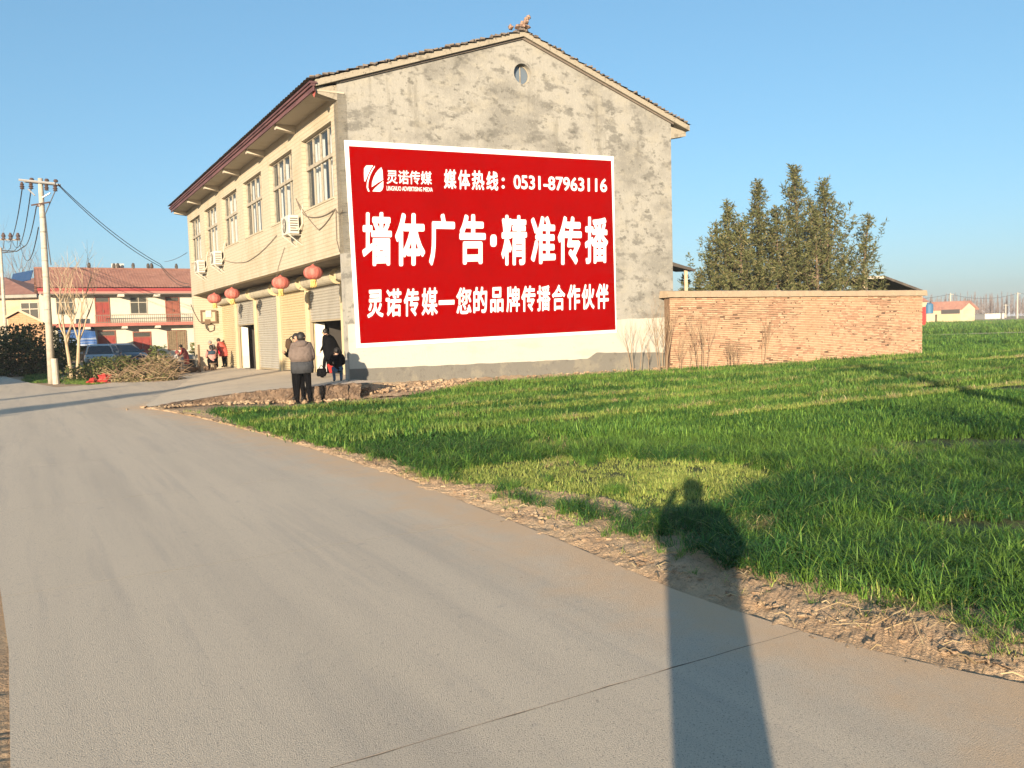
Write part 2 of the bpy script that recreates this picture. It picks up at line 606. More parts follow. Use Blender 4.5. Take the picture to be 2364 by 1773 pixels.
# ------------------------------------------------------------------ blades
def blade_mat(name, c1, c2, rand=.25):
    return M(name, c1, 0.55, [(c2, 1.2, .35, .65, 1.0)], rand=rand, spec=0.25, trans=0.28)
mb_green = blade_mat('blade_green', (0.10, 0.205, 0.03), (0.18, 0.29, 0.05), .4)
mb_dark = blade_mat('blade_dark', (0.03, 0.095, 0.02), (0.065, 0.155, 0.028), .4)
mb_yel = blade_mat('blade_yellow', (0.30, 0.36, 0.08), (0.38, 0.40, 0.11))
mb_mid = blade_mat('blade_light', (0.16, 0.25, 0.05), (0.22, 0.29, 0.07))
mb_dry = blade_mat('blade_dry', (0.42, 0.33, 0.16), (0.5, 0.4, 0.22))
def tuft(name, n, h, spread, lean, w, mat, mat2=None, seed=0):
    r = random.Random(seed); t = MB()
    for i in range(n):
        a = r.uniform(0, 2 * math.pi)
        b = Vector((r.gauss(0, spread), r.gauss(0, spread), 0))
        d = Vector((math.cos(a), math.sin(a), 0))
        L = h * r.uniform(.55, 1.25); ln = lean * r.uniform(.3, 1.6)
        side = Vector((-d.y, d.x, 0))
        pts = []
        for k in range(4):
            s = k / 3
            pts.append(b + d * (L * ln * s ** 1.8) + Vector((0, 0, L * (s - .32 * ln * s ** 2.6))))
        ww = w * r.uniform(.7, 1.3)
        k0 = len(t.v)
        for k in range(3):
            wk = ww * (1, .95, .6)[k] / 2
            t.v += [pts[k] - side * wk, pts[k] + side * wk]
        t.v.append(pts[3])
        mi = 1 if (mat2 is not None and r.random() < .12) else 0
        t.f += [(k0, k0 + 1, k0 + 3, k0 + 2), (k0 + 2, k0 + 3, k0 + 5, k0 + 4), (k0 + 4, k0 + 5, k0 + 6)]
        t.m += [mi] * 3
    ob = t.build(name, [mat, mat2] if mat2 is not None else mat)
    COL.objects.unlink(ob)
    return ob
tcol = bpy.data.collections.new('tufts')
for i, a in enumerate([(22, .13, .022, .95, .0055, mb_green, mb_yel), (20, .155, .02, 1.15, .006, mb_green, mb_mid), (24, .12, .026, .9, .005, mb_dark, mb_green), (20, .15, .022, 1.3, .006, mb_dark, mb_yel),
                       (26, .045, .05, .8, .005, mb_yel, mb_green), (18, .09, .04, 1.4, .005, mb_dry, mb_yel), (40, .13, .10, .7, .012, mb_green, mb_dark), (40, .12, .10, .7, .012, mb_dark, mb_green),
                       (44, .11, .07, .6, .011, mb_mid, mb_yel)]):
    tcol.objects.link(tuft('tuft_%02d' % i, *a, seed=i + 3))

def scatter(name, P, S, I, label, cat):
    me = bpy.data.meshes.new(name)
    n = len(P)
    me.vertices.add(n)
    me.vertices.foreach_set('co', np.asarray(P, np.float32).ravel())
    r = np.random.default_rng(5)
    rot = np.zeros((n, 3), np.float32); rot[:, 2] = r.uniform(0, 6.283, n); rot[:, 0] = r.normal(0, .12, n); rot[:, 1] = r.normal(0, .12, n)
    for nm, ty, dat in (('rot', 'FLOAT_VECTOR', rot), ('sc', 'FLOAT', np.asarray(S, np.float32)), ('vi', 'INT', np.asarray(I, np.int32))):
        at = me.attributes.new(nm, ty, 'POINT')
        at.data.foreach_set('vector' if ty == 'FLOAT_VECTOR' else 'value', dat.ravel())
    ob = bpy.data.objects.new(name, me); COL.objects.link(ob)
    for mm in (mb_green, mb_dark, mb_yel, mb_dry, mb_mid): me.materials.append(mm)
    ng = bpy.data.node_groups.new(name, 'GeometryNodeTree')
    ng.interface.new_socket('Geometry', in_out='INPUT', socket_type='NodeSocketGeometry')
    ng.interface.new_socket('Geometry', in_out='OUTPUT', socket_type='NodeSocketGeometry')
    N = ng.nodes; L = ng.links
    gi = N.new('NodeGroupInput'); go = N.new('NodeGroupOutput')
    ip = N.new('GeometryNodeInstanceOnPoints')
    ci = N.new('GeometryNodeCollectionInfo'); ci.inputs['Collection'].default_value = tcol
    ci.inputs['Separate Children'].default_value = True; ci.inputs['Reset Children'].default_value = True
    def na(nm, ty):
        x = N.new('GeometryNodeInputNamedAttribute'); x.data_type = ty; x.inputs['Name'].default_value = nm
        return [s for s in x.outputs if s.enabled and s.name == 'Attribute'][0]
    L.new(gi.outputs[0], ip.inputs['Points']); L.new(ci.outputs[0], ip.inputs['Instance'])
    ip.inputs['Pick Instance'].default_value = True
    L.new(na('vi', 'INT'), ip.inputs['Instance Index'])
    er = N.new('FunctionNodeEulerToRotation'); L.new(na('rot', 'FLOAT_VECTOR'), er.inputs[0])
    L.new(er.outputs[0], ip.inputs['Rotation']); L.new(na('sc', 'FLOAT'), ip.inputs['Scale'])
    L.new(ip.outputs[0], go.inputs[0])
    md = ob.modifiers.new('tufts', 'NODES'); md.node_group = ng
    return tag(ob, label, cat, kind='stuff')

R = np.random.default_rng(11)
moss_px = [(1000, 1100), (1090, 1085), (1180, 1075), (1300, 1066), (1430, 1068), (1600, 1072), (1770, 1085), (1830, 1110), (1740, 1150), (1650, 1185), (1500, 1200), (1400, 1180), (1300, 1172), (1180, 1152), (1090, 1125)]
moss_poly = [gz(*p) for p in moss_px]
PP, SS, II = [], [], []
bands = [(1.5, 6.5, 260, 1.0), (6.5, 11, 200, 1.1), (11, 19, 120, 1.3), (19, 31, 42, 1.55), (31, 48, 15, 2.0), (48, 72, 6, 2.9)]
for d0, d1, dens, sc in bands:
    x0, x1 = -.72 * d1 - 4, .72 * d1 + 5
    n = int((x1 - x0) * (d1 - d0) * dens * 1.05)
    x = R.uniform(x0, x1, n); y = R.uniform(d0 * .93, d1, n)
    # drill rows
    nnv = x * ND.x + y * ND.y; vvv = x * VD.x + y * VD.y
    rs = 0.19
    snap = np.round(nnv / rs) * rs + R.normal(0, .045, n)
    row = R.random(n) < .8
    nnv = np.where(row, snap, nnv)
    x = vvv * VD.x + nnv * ND.x; y = vvv * VD.y + nnv * ND.y
    dist = np.hypot(x, y)
    ok = in_poly(x, y, field_poly) & (dist >= d0) & (dist < d1) & (np.abs(x) < .72 * y + 5) & (y > -1)
    x, y, nnv, vvv, dist = x[ok], y[ok], nnv[ok], vvv[ok], dist[ok]
    moss = in_poly(x, y, moss_poly)
    near_edge = np.full(x.shape, 9.0)
    for a, b in zip(geW, geW[1:]):
        ax, ay, bx, by = a.x, a.y, b.x, b.y
        t = np.clip(((x - ax) * (bx - ax) + (y - ay) * (by - ay)) / ((bx - ax) ** 2 + (by - ay) ** 2), 0, 1)
        near_edge = np.minimum(near_edge, np.hypot(x - ax - t * (bx - ax), y - ay - t * (by - ay)))
    for a in range(len(x)):
        xx, yy = float(x[a]), float(y[a])
        dark = ns(xx * .35, yy * .35, 8) + .5 * ns(xx * 1.3, yy * 1.3, 9)
        thin = ns(xx * .8, yy * .8, 12) + .5 * ns(xx * 2.5, yy * 2.5, 14)
        rg = ridge(float(nnv[a]), float(vvv[a]))
        big = dist[a] > 11
        s = sc * R.uniform(.7, 1.25)
        e = near_edge[a]
        if e < .5 and R.random() < .55 * (1 - e / .5) + max(0, .5 * thin): continue
        if thin > .42 and dist[a] < 15 and R.random() < .75:
            i = 5 if R.random() < .3 else 4; s *= .9
        elif moss[a]:
            q = ns(xx * 1.6, yy * 1.6, 21)
            if q > .30: s *= .75
            if q < -.33: i = int(R.integers(0, 3)); s *= .7
            else: i = 4; s *= R.uniform(.7, 1.25)
        elif rg > .1 and R.random() < .45:
            i = 8 if big else 4
            s *= 1.1
        elif big:
            i = 7 if dark + R.normal(0, .25) < (-.12 if not (xx < -2.2 and 14.5 < yy < 19.5) else .9) else 6  # patch near the standing man: darker tufts stand in for a cast shadow
        else:
            i = int(R.choice([2, 3])) if dark + R.normal(0, .25) < .0 else int(R.choice([0, 1, 0, 1, 2]))
            if R.random() < .035: i = 5
            elif R.random() < .05: i = 4; s *= 1.6
        if big: s *= .74 if dist[a] < 19 else .85
        if i == 6 and R.random() < .02 + .12 * max(0, thin): i = 8
        if dist[a] < 12: s *= 1 + .35 * ns(xx * .7, yy * .7, 31)
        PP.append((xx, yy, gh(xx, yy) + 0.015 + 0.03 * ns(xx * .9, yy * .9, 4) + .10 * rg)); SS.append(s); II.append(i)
# weeds along the verge and round the pole on the left
for k in range(900):
    i = rnd.randrange(60, len(ra)); t = rnd.random() ** .5
    p = ra[i] + (ga[i] - ra[i]) * (.35 + .75 * t)
    if ns(p.x * 1.1, p.y * 1.1, 40) > -.05 and rnd.random() < .8: continue
    PP.append((p.x, p.y, 0.0)); SS.append(rnd.uniform(.35, .9) * (1 + p.y * .03)); II.append(rnd.choice([0, 4, 5, 5, 5, 4]))
for k in range(1500):
    p = gz(rnd.uniform(62, 135), rnd.uniform(852, 882))
    PP.append((p.x, p.y, -.03)); SS.append(rnd.uniform(.5, 1.1)); II.append(rnd.choice([7, 7, 8, 5]))
for k in range(500):
    p = gz(rnd.uniform(150, 235), rnd.uniform(864, 886))
    PP.append((p.x, p.y, -.03)); SS.append(rnd.uniform(.4, .9)); II.append(rnd.choice([5, 7, 8, 8]))
for rr_, v0, v1, keep in ((11.03, 5.5, 27, .1), (12.82, 1.5, 30, .0), (14.3, -2, 16, -.05), (16.4, 2, 34, .05), (9.7, 9, 18, .25), (19.0, 6, 40, .1)):   # pale low ridges between the beds
    v = v0
    while v < v1:
        v += .028
        if ns(v * .35, rr_ * 3) < keep - .45: continue
        n_ = rr_ + .12 * ns(v * .5, rr_) + rnd.gauss(0, .035)
        xx, yy = v * VD.x + n_ * ND.x, v * VD.y + n_ * ND.y
        if not in_poly(np.array([xx]), np.array([yy]), field_poly)[0]: continue
        PP.append((xx, yy, gh(xx, yy) + .125 + .03 * ns(xx * .9, yy * .9, 4))); SS.append(rnd.uniform(1.0, 1.7)); II.append(4 if rnd.random() < .85 else 5)
for k in range(9000):                                    # far strips beyond the wall
    yy = rnd.uniform(72, 150); xx = rnd.uniform(.22, .80) * yy; yo = yy - .02 * xx
    if 101 < yo < 104.5: continue
    if yo > 104.5 and rnd.random() < .45: continue
    PP.append((xx, yy, gh(xx, yy))); SS.append(rnd.uniform(3.2, 5.0)); II.append(rnd.choice([6, 6, 8, 7]) if yo < 101 else rnd.choice([8, 5, 6, 5]))
print('tufts', len(PP))
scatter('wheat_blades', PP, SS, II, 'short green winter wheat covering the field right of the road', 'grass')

# ------------------------------------------------------------------ the shop building
AO = Vector((-4.55, 21.8, 0))
LB, WB = 22.35, 11.62                                 # length along the street, depth along the gable
def P(s, t, z):
    return Vector((AO.x + UD.x * s + VD.x * t, AO.y + UD.y * s + VD.y * t, z))
def fpx(x, y, t=0.0):
    return onp(x, y, P(0, t, 0), UD)
def gpx(x, y, s=0.0):
    return onp(x, y, P(s, 0, 0), VD)
def c2(x, y): return 400 + x / 3.95, 540 + y / 3.95
def c3(x, y): return 380 + x / 2.475, 30 + y / 2.475
def c4(x, y): return 790 + x / 3.253, 310 + y / 3.253
def c7(x, y): return 780 + x / 2.836, 720 + y / 2.836

m_plaster = M('gable_plaster', (0.295, 0.282, 0.247), 0.92,
              [((0.19, 0.182, 0.16), 0.5, .43, .62, .85, (1, 1, 1.5)), ((0.125, 0.12, 0.106), 1.5, .52, .63, .75, (1, 1, 1.9)), ((0.095, 0.092, 0.08), 3.4, .56, .66, .75, (1, 1, 1.5)),
               ((0.305, 0.285, 0.235), 1.6, .5, .66, .6, (1, 1, 1.6)), ((0.085, 0.08, 0.065), 11, .63, .70, .6), ((0.15, 0.14, 0.115), 2.6, .56, .72, .55, (1, 1, .12)), ((0.36, 0.335, 0.275), 16, .58, .68, .5)], bump=(9, 0.02))
m_lime = M('lime_wash', (0.45, 0.425, 0.36), 0.9, [((0.42, 0.38, 0.30), 1.0, .5, .7, .7, (1, 1, 3)), ((0.24, 0.21, 0.16), 6, .64, .72, .6, (1, 1, 3))], bump=(16, 0.008))
m_plinth = M('cement_plinth', (0.16, 0.15, 0.128), 0.92, [((0.22, 0.2, 0.155), 1.4, .5, .62, .8), ((0.11, 0.1, 0.085), 5, .56, .66, .6)], bump=(20, 0.012))
m_cream = M('cream_front', (0.42, 0.365, 0.27), 0.85, [((0.345, 0.29, 0.195), 0.9, .45, .65, .7, (1, 1, .6)), ((0.24, 0.2, 0.135), 5, .66, .75, .45, (1, 1, .3))], bump=(60, 0.003))
m_band = M('rake_band', (0.30, 0.265, 0.205), 0.9, [((0.19, 0.165, 0.125), 3, .54, .64, .9), ((0.1, 0.085, 0.065), 9, .6, .68, .8)], bump=(18, 0.015))
m_soffit = M('soffit_paint', (0.42, 0.37, 0.29), 0.9, [((0.35, 0.3, 0.22), 2, .5, .65, .6)])
m_fascia = M('fascia_purple', (0.125, 0.06, 0.062), 0.75, [((0.075, 0.036, 0.04), 2, .45, .6, .8, (.4, .4, 4)), ((0.22, 0.13, 0.12), 8, .6, .7, .4)])
m_tile = M('grey_tile', (0.15, 0.125, 0.105), 0.9, [((0.2, 0.16, 0.125), 5, .5, .65, .7)], bump=(30, .01))
m_reveal = M('window_reveal', (0.36, 0.3, 0.2), .85, [((.22, .18, .13), 4, .5, .7, .6)])
m_frame = M('window_frame', (0.33, 0.29, 0.22), 0.6, [((.2, .16, .11), 6, .5, .65, .7)])
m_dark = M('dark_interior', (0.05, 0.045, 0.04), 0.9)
m_inner = M('whitewashed_room', (0.62, 0.6, 0.53), 0.9, [((.5, .46, .38), 2, .5, .65, .6)])
m_curtain = M('curtain', (0.75, 0.72, 0.66), 0.9, [((.5, .48, .44), 3, .4, .65, .8, (9, 9, .3))])
m_glass = glass_mat('window_glass', (0.09, 0.12, 0.15), 0.04, 0.7)
m_floor = M('shop_floor', (.3, .27, .22), .9)

shop = thing('shop_building', P(0, 0, 0.3), 'two storey cream shop building with stained gable wall and roller shutters along the street', 'building')

def fbox(mb, s0, s1, t0, t1, z0, z1, mi=0):
    mb.box(s0, s1, t0, t1, z0, z1, P, mi)
SILL, HEAD, OVER, WT = 5.52, 7.61, 3.88, 8.2
wins = [(0.57 + 3.73 * k, 0.57 + 3.73 * k + 2.72) for k in range(6)]
# front wall of the upper floor, pierced by six windows
fw = MB()
fbox(fw, 0.0, LB, 0, .26, OVER, SILL)
fbox(fw, 0.0, LB, 0, .26, HEAD, WT)
edges = [0.0] + [e for w in wins for e in w] + [LB]
for a, b in zip(edges[0::2], edges[1::2]):
    fbox(fw, a, b, 0, .26, SILL, HEAD)
def brick_lines(mat, course, length, along=UD, depth=0.006, dark=(0.22, 0.175, 0.105), amt=.5):
    nt = mat.node_tree; L = nt.links
    geo = nt.nodes.new('ShaderNodeNewGeometry'); sx = nt.nodes.new('ShaderNodeSeparateXYZ'); L.new(geo.outputs['Position'], sx.inputs[0])
    dt = nt.nodes.new('ShaderNodeVectorMath'); dt.operation = 'DOT_PRODUCT'; L.new(geo.outputs['Position'], dt.inputs[0]); dt.inputs[1].default_value = along
    cb = nt.nodes.new('ShaderNodeCombineXYZ'); L.new(dt.outputs['Value'], cb.inputs[0]); L.new(sx.outputs['Z'], cb.inputs[1])
    bt = nt.nodes.new('ShaderNodeTexBrick'); L.new(cb.outputs[0], bt.inputs['Vector'])
    bt.inputs['Scale'].default_value = 1.0; bt.inputs['Brick Width'].default_value = length; bt.inputs['Row Height'].default_value = course
    bt.inputs['Mortar Size'].default_value = course * .09; bt.inputs['Mortar Smooth'].default_value = .3
    b = nt.nodes['Principled BSDF']; src = b.inputs['Base Color'].links[0].from_socket
    fac = nt.nodes.new('ShaderNodeMath'); fac.operation = 'MULTIPLY'; L.new(bt.outputs['Fac'], fac.inputs[0]); fac.inputs[1].default_value = amt
    mx = nt.nodes.new('ShaderNodeMix'); mx.data_type = 'RGBA'; L.new(fac.outputs[0], mx.inputs['Factor']); L.new(src, mx.inputs['A']); mx.inputs['B'].default_value = (*dark, 1)
    L.new(mx.outputs['Result'], b.inputs['Base Color'])
    bp = nt.nodes.new('ShaderNodeBump'); bp.inputs['Distance'].default_value = depth; bp.invert = True
    L.new(bt.outputs['Fac'], bp.inputs['Height'])
    if b.inputs['Normal'].links: L.new(b.inputs['Normal'].links[0].from_socket, bp.inputs['Normal'])
    L.new(bp.outputs['Normal'], b.inputs['Normal'])
brick_lines(m_cream, 0.12, 0.36, amt=.3)
fw.build('front_wall', m_cream, shop)
ov = MB(); fbox(ov, .26, LB - .3, .262, 1.6, OVER, OVER + .14); ov.build('overhang_slab', M('slab_dark', (.2, .17, .13), .9, [((.1, .085, .07), 2, .45, .65, .8)]), shop)

# gable wall with a round opening
RT, RZ, RR = 5.845, 9.46, 0.31
RK = [(-0.62, 8.40), (5.84, 10.62), (12.3, 8.44)]      # underside of the rake
gw = MB()
def G(t, z, s=0.0): return P(s, t, z)
def rk(t): return interp([(RK[0][0], RK[0][1]), (RK[1][0], RK[1][1]), (RK[2][0], RK[2][1])], t)
q = 0.6
z0g = -0.3
gw.poly([G(0, z0g), G(RT - q, z0g), G(RT - q, rk(RT - q)), G(0, rk(0))])
gw.poly([G(RT + q, z0g), G(WB, z0g), G(WB, rk(WB)), G(RT + q, rk(RT + q))])
gw.quad([G(RT - q, z0g), G(RT + q, z0g), G(RT + q, RZ - q), G(RT - q, RZ - q)])
gw.poly([G(RT - q, RZ + q), G(RT + q, RZ + q), G(RT + q, rk(RT + q)), G(RK[1][0], RK[1][1]), G(RT - q, rk(RT - q))])
nseg = 40
def sq(a):
    c, s = math.cos(a), math.sin(a); k = q / max(abs(c), abs(s)); return RT + c * k, RZ + s * k
for i in range(nseg):
    a, b = 2 * math.pi * (i + .5) / nseg, 2 * math.pi * (i + 1.5) / nseg
    if True:
        gw.quad([G(RT + RR * math.cos(a), RZ + RR * math.sin(a)), G(*sq(a)), G(*sq(b)), G(RT + RR * math.cos(b), RZ + RR * math.sin(b))])
    gw.quad([G(RT + RR * math.cos(a), RZ + RR * math.sin(a)), G(RT + RR * math.cos(b), RZ + RR * math.sin(b)), G(RT + RR * math.cos(b), RZ + RR * math.sin(b), .24), G(RT + RR * math.cos(a), RZ + RR * math.sin(a), .24)])
for cx, cz in ((RT - q, RZ - q), (RT + q, RZ - q), (RT + q, RZ + q), (RT - q, RZ + q)):   # the four corners of the square round the opening
    a0 = math.atan2(cz - RZ, cx - RT)
    i = math.floor(a0 / (2 * math.pi) * nseg - .5)
    a, b = 2 * math.pi * (i + .5) / nseg, 2 * math.pi * (i + 1.5) / nseg
    gw.quad([G(*sq(a)), G(cx, cz), G(*sq(b))])
gw.quad([G(0, z0g, 0), G(0, z0g, .3), G(0, rk(0), .3), G(0, rk(0), 0)])
gw.build('gable_wall', m_plaster, shop)
ro = thing('round_window', P(.1, RT, RZ), None, None); ro.parent = shop; ro.location = ro.location - shop.location
mb = MB()
for i in range(nseg):
    a, b = 2 * math.pi * i / nseg, 2 * math.pi * (i + 1) / nseg
    def rg(r, an, s): return G(RT + r * math.cos(an), RZ + r * math.sin(an), s)
    mb.quad([rg(RR, a, .16), rg(RR, b, .16), rg(RR - .04, b, .155), rg(RR - .04, a, .155)])
for w in (-.012, .012):
    pass
fbox(mb, .15, .175, RT - .012, RT + .012, RZ - RR + .03, RZ + RR - .03)
mb.build('frame', m_frame, ro)
mb = MB(); mb.poly([G(RT + (RR - .01) * math.cos(2 * math.pi * i / nseg), RZ + (RR - .01) * math.sin(2 * math.pi * i / nseg), .18) for i in range(nseg)])
mb.build('pane', glass_mat('round_pane', (0.16, 0.2, 0.24), 0.06, 0.25), ro)
mb = MB(); fbox(mb, .5, .52, RT - .6, RT + .6, RZ - .6, RZ + .6); mb.build('back_board', m_dark, ro)
# lime wash and cement plinth, each with its own ragged edge
def ragged(pxs, n, amp, up):
    out = []
    for (a, b) in zip(pxs, pxs[1:]):
        for k in range(n):
            t = a[0] + (b[0] - a[0]) * k / n; z = a[1] + (b[1] - a[1]) * k / n
            out.append((t, z + amp * (ns(t * 2.1, up) + .6 * ns(t * 8, up + 3))))
    out.append(pxs[-1]); return out
top = ragged([(0.02, 1.9), (4, 1.9), (9.2, 1.87), (WB - .02, 1.91)], 40, 0.03, 1)
mid = ragged([(0.02, .66), (4, .63), (8, .61), (8.35, .8), (WB - .02, .68)], 40, 0.02, 7)
bot = ragged([(0.02, -.1), (WB - .02, -.1)], 10, 0.0, 7)
def sheet(lo, hi, off, name, mat):
    mb = MB(); n = 160
    for i in range(n):
        a = .02 + (WB - .04) * i / n; b = .02 + (WB - .04) * (i + 1) / n
        l0, l1, h0, h1 = interp(lo, a), interp(lo, b), interp(hi, a), interp(hi, b)
        mb.quad([G(a, l0, off), G(b, l1, off), G(b, h1, off), G(a, h0, off)])
        mb.quad([G(a, h0, off), G(b, h1, off), G(b, h1, 0), G(a, h0, 0)])
    return mb.build(name, mat, shop)
sheet(mid, top, -.006, 'lime_wash_band', m_lime)
sheet(bot, mid, -.012, 'plinth', m_plinth)
# other walls
ow = MB()
fbox(ow, .3, LB, WB - .25, WB, -.3, 8.3)
ow.poly([P(LB, 0, OVER), P(LB, 0, 8.38), P(LB, RK[1][0], 10.6), P(LB, WB, 8.38), P(LB, WB, -.3), P(LB, 0, -.3)])
ow.build('rear_wall', m_cream, shop)
# ground floor: return wall, piers, lintel, rooms
RC = 1.35                                             # depth of the covered front
def fz(s): return 0.36 - 0.0115 * s                   # floor falls gently along the street
gf = MB(); fbox(gf, LB - .3, LB - .01, .012, 3.0, -.2, OVER); gf.build('end_wall', m_cream, shop)
gf = MB(); fbox(gf, .012, LB - .3, RC, RC + .25, 3.34, OVER); gf.build('lintel', m_cream, shop)
m_pier = M('pier_paint', (0.50, 0.41, 0.25), .8, [((.37, .29, .17), 3, .5, .66, .6), ((.22, .16, .1), 10, .62, .7, .5)], bump=(30, .006))
bays = []
for k in range(7):
    s0 = .06 + 3.72 * k
    a, b = (s0, s0 + .26) if k else (.012, .30)
    if k < 6:
        pb = MB(); fbox(pb, a, b, RC - .08 if k else .012, RC + .22, fz(s0) - .3, 3.34); pb.build('pier', m_pier, shop)
    if k: bays.append((bays_prev, s0)); 
    bays_prev = b
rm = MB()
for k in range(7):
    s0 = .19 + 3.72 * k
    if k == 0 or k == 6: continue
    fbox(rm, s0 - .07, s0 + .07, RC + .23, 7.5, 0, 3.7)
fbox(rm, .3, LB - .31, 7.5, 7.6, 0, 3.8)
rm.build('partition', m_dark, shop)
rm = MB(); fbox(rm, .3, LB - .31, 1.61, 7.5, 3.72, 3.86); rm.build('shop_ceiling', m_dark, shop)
rm = MB(); fbox(rm, .3, LB - .31, RC - .05, 7.5, -.2, .10); rm.build('shop_floor', m_floor, shop)
rm = MB(); fbox(rm, .3, LB - .31, .9, 1.0, OVER + .15, WT); rm.build('room_back', M('upper_room', (.3, .28, .25), .9), shop)
# roller shutters: ribbed curtain, bottom rail, side guides, round hood
m_sh = [M('shutter_' + n, c, 0.5, [(d, 2, .45, .65, .7, (1, 1, .3)), ((.2, .16, .11), 8, .62, .72, .5, (1, 1, .4))], metal=.15, spec=.4) for n, c, d in
        (('grey', (.36, .34, .29), (.29, .27, .23)), ('cream', (.49, .405, .245), (.42, .345, .21)))]
m_hood = M('shutter_hood', (.42, .38, .29), .6, [((.3, .26, .19), 3, .5, .65, .7)], metal=.1)
m_guide = M('guide_rail', (.3, .25, .17), .6)
z_open = {1: fpx(*c2(1400, 795), RC)[1], 4: fpx(*c2(660, 832), RC)[1]}
for k, (a, b) in enumerate(bays):
    zb = z_open.get(k, fz(a))
    sh = thing('roller_shutter', P((a + b) / 2, RC, zb), None, None); sh.parent = shop; sh.location -= shop.location
    mb = MB(); ztop = 3.36; n = int((ztop - zb) / 0.098)
    for i in range(n):
        za = zb + .04 + (ztop - zb - .04) * i / n; zc = zb + .04 + (ztop - zb - .04) * (i + 1) / n; h = zc - za
        prof = [(0, 0), (.25, .022), (.55, .03), (.85, .018), (1.0, 0.0)]
        sag = 0.012 * math.sin(i * 1.3 + k)
        for (u0, d0), (u1, d1) in zip(prof, prof[1:]):
            mb.quad([P(a, RC + .05 - d0, za + h * u0), P(b, RC + .05 - d0 + sag, za + h * u0), P(b, RC + .05 - d1 + sag, za + h * u1), P(a, RC + .05 - d1, za + h * u1)])
    mb.build('slat_curtain', m_sh[{0: 0, 1: 0, 2: 1, 3: 0, 4: 0, 5: 1}[k]], sh)
    mb = MB(); fbox(mb, a, b, RC + .0, RC + .06, zb, zb + .05); mb.build('bottom_rail', m_guide, sh)
    for e in ((a - .005, a + .05), (b - .05, b + .005)):
        mb = MB(); fbox(mb, e[0], e[1], RC - .015, RC + .09, fz(a) - .1, 3.36); mb.build('guide_rail', m_guide, sh)
    mb = MB()
    hc = [P(s, RC - .12, 3.56) for s in (a + .12, b - .12)]
    mb.tube(hc, .225, 18); mb.build('hood', m_hood, sh, smooth=False)
    for e in (a + .08, b - .12):
        mb = MB(); mb.tube([P(e, RC - .12, 3.56), P(e + .04, RC - .12, 3.56)], .255, 18); mb.build('hood_end', m_pier, sh)
# white inner door leaves beside the two open shutters
for k in (1, 4):
    a, b = bays[k]
    mb = MB(); mb.box(0, 1, 0, 1, 0, 1, lambda x, y, z, b=b, k=k: P(b - .06 - .05 * y - .12 * x, RC + .16 + x * (.3 if k == 1 else .26), fz(b) + z * (z_open[k] - fz(b) - .06)))
    d = mb.build('door_leaf', m_inner, shop)
    mb = MB(); mb.box(0, 1, 0, 1, 0, 1, lambda x, y, z, b=b, k=k: P(b - .075 - .06 * y - .12 * x, RC + .15 + x * (.31 if k == 1 else .27), fz(b) + z * .62)); mb.build('kick_panel', M('kick_grey', (.38, .38, .36), .7), shop)
# soffit, beams, fascia and gutter of the street eave
sf = MB(); fbox(sf, -.02, LB + .3, -.66, 0.2, WT + .003, WT + .05); sf.build('soffit', m_soffit, shop)
for s in (3.84, 7.5, 11.15, 14.85, 18.75, 22.45):
    mb = MB()
    a, b = s - .11, s + .11
    mb.hexa([P(a, -.6, 8.06), P(b, -.6, 8.06), P(b, 0, 7.98), P(a, 0, 7.98), P(a, -.6, 8.2), P(b, -.6, 8.2), P(b, 0, 8.2), P(a, 0, 8.2)])
    mb.build('eave_beam', m_soffit, shop)
fa = MB()
fbox(fa, -.14, LB + .4, -.70, -.66, 8.16, 8.28)
fbox(fa, -.16, LB + .42, -.75, -.64, 8.282, 8.345)
fbox(fa, -.18, LB + .45, -.79, -.6, 8.348, 8.40)
fa.build('fascia', m_fascia, shop)
# rake band along the gable, corbels at both ends
rb = MB()
def rake(t0, z0, t1, z1, th, s0, s1):
    rb.hexa([P(s0, t0, z0), P(s1, t0, z0), P(s1, t1, z1), P(s0, t1, z1), P(s0, t0, z0 + th), P(s1, t0, z0 + th), P(s1, t1, z1 + th), P(s0, t1, z1 + th)])
rake(-.62, 8.30, 5.84, 10.55, .17, -.13, .3); rake(5.84, 10.55, 12.34, 8.32, .17, -.13, .3)
rb.build('rake_band', m_band, shop)
rb = MB(); rake(.08, 8.49, 5.84, 10.49, .06, -.05, .2); rake(5.84, 10.49, 11.7, 8.49, .06, -.05, .2); rb.build('rake_moulding', m_tile, shop)
for nm, t0, t1 in (('street', -.6, 0.0), ('rear', 12.28, WB)):
    mb = MB()
    mb.hexa([P(-.004, t0, 8.16), P(.3, t0, 8.16), P(.3, t1, 8.02), P(-.004, t1, 8.02), P(-.004, t0, 8.3), P(.3, t0, 8.3), P(.3, t1, 8.42), P(-.004, t1, 8.42)])
    mb.build('corbel', m_band, shop)
mb = MB(); mb.poly([P(.0, -.625, 8.02), P(.12, -.63, 8.12), P(.1, -.63, 8.34), P(-.1, -.63, 8.34), P(-.12, -.63, 8.12)]); mb.build('corbel_tile', M('red_tile', (.35, .09, .07), .7), shop)
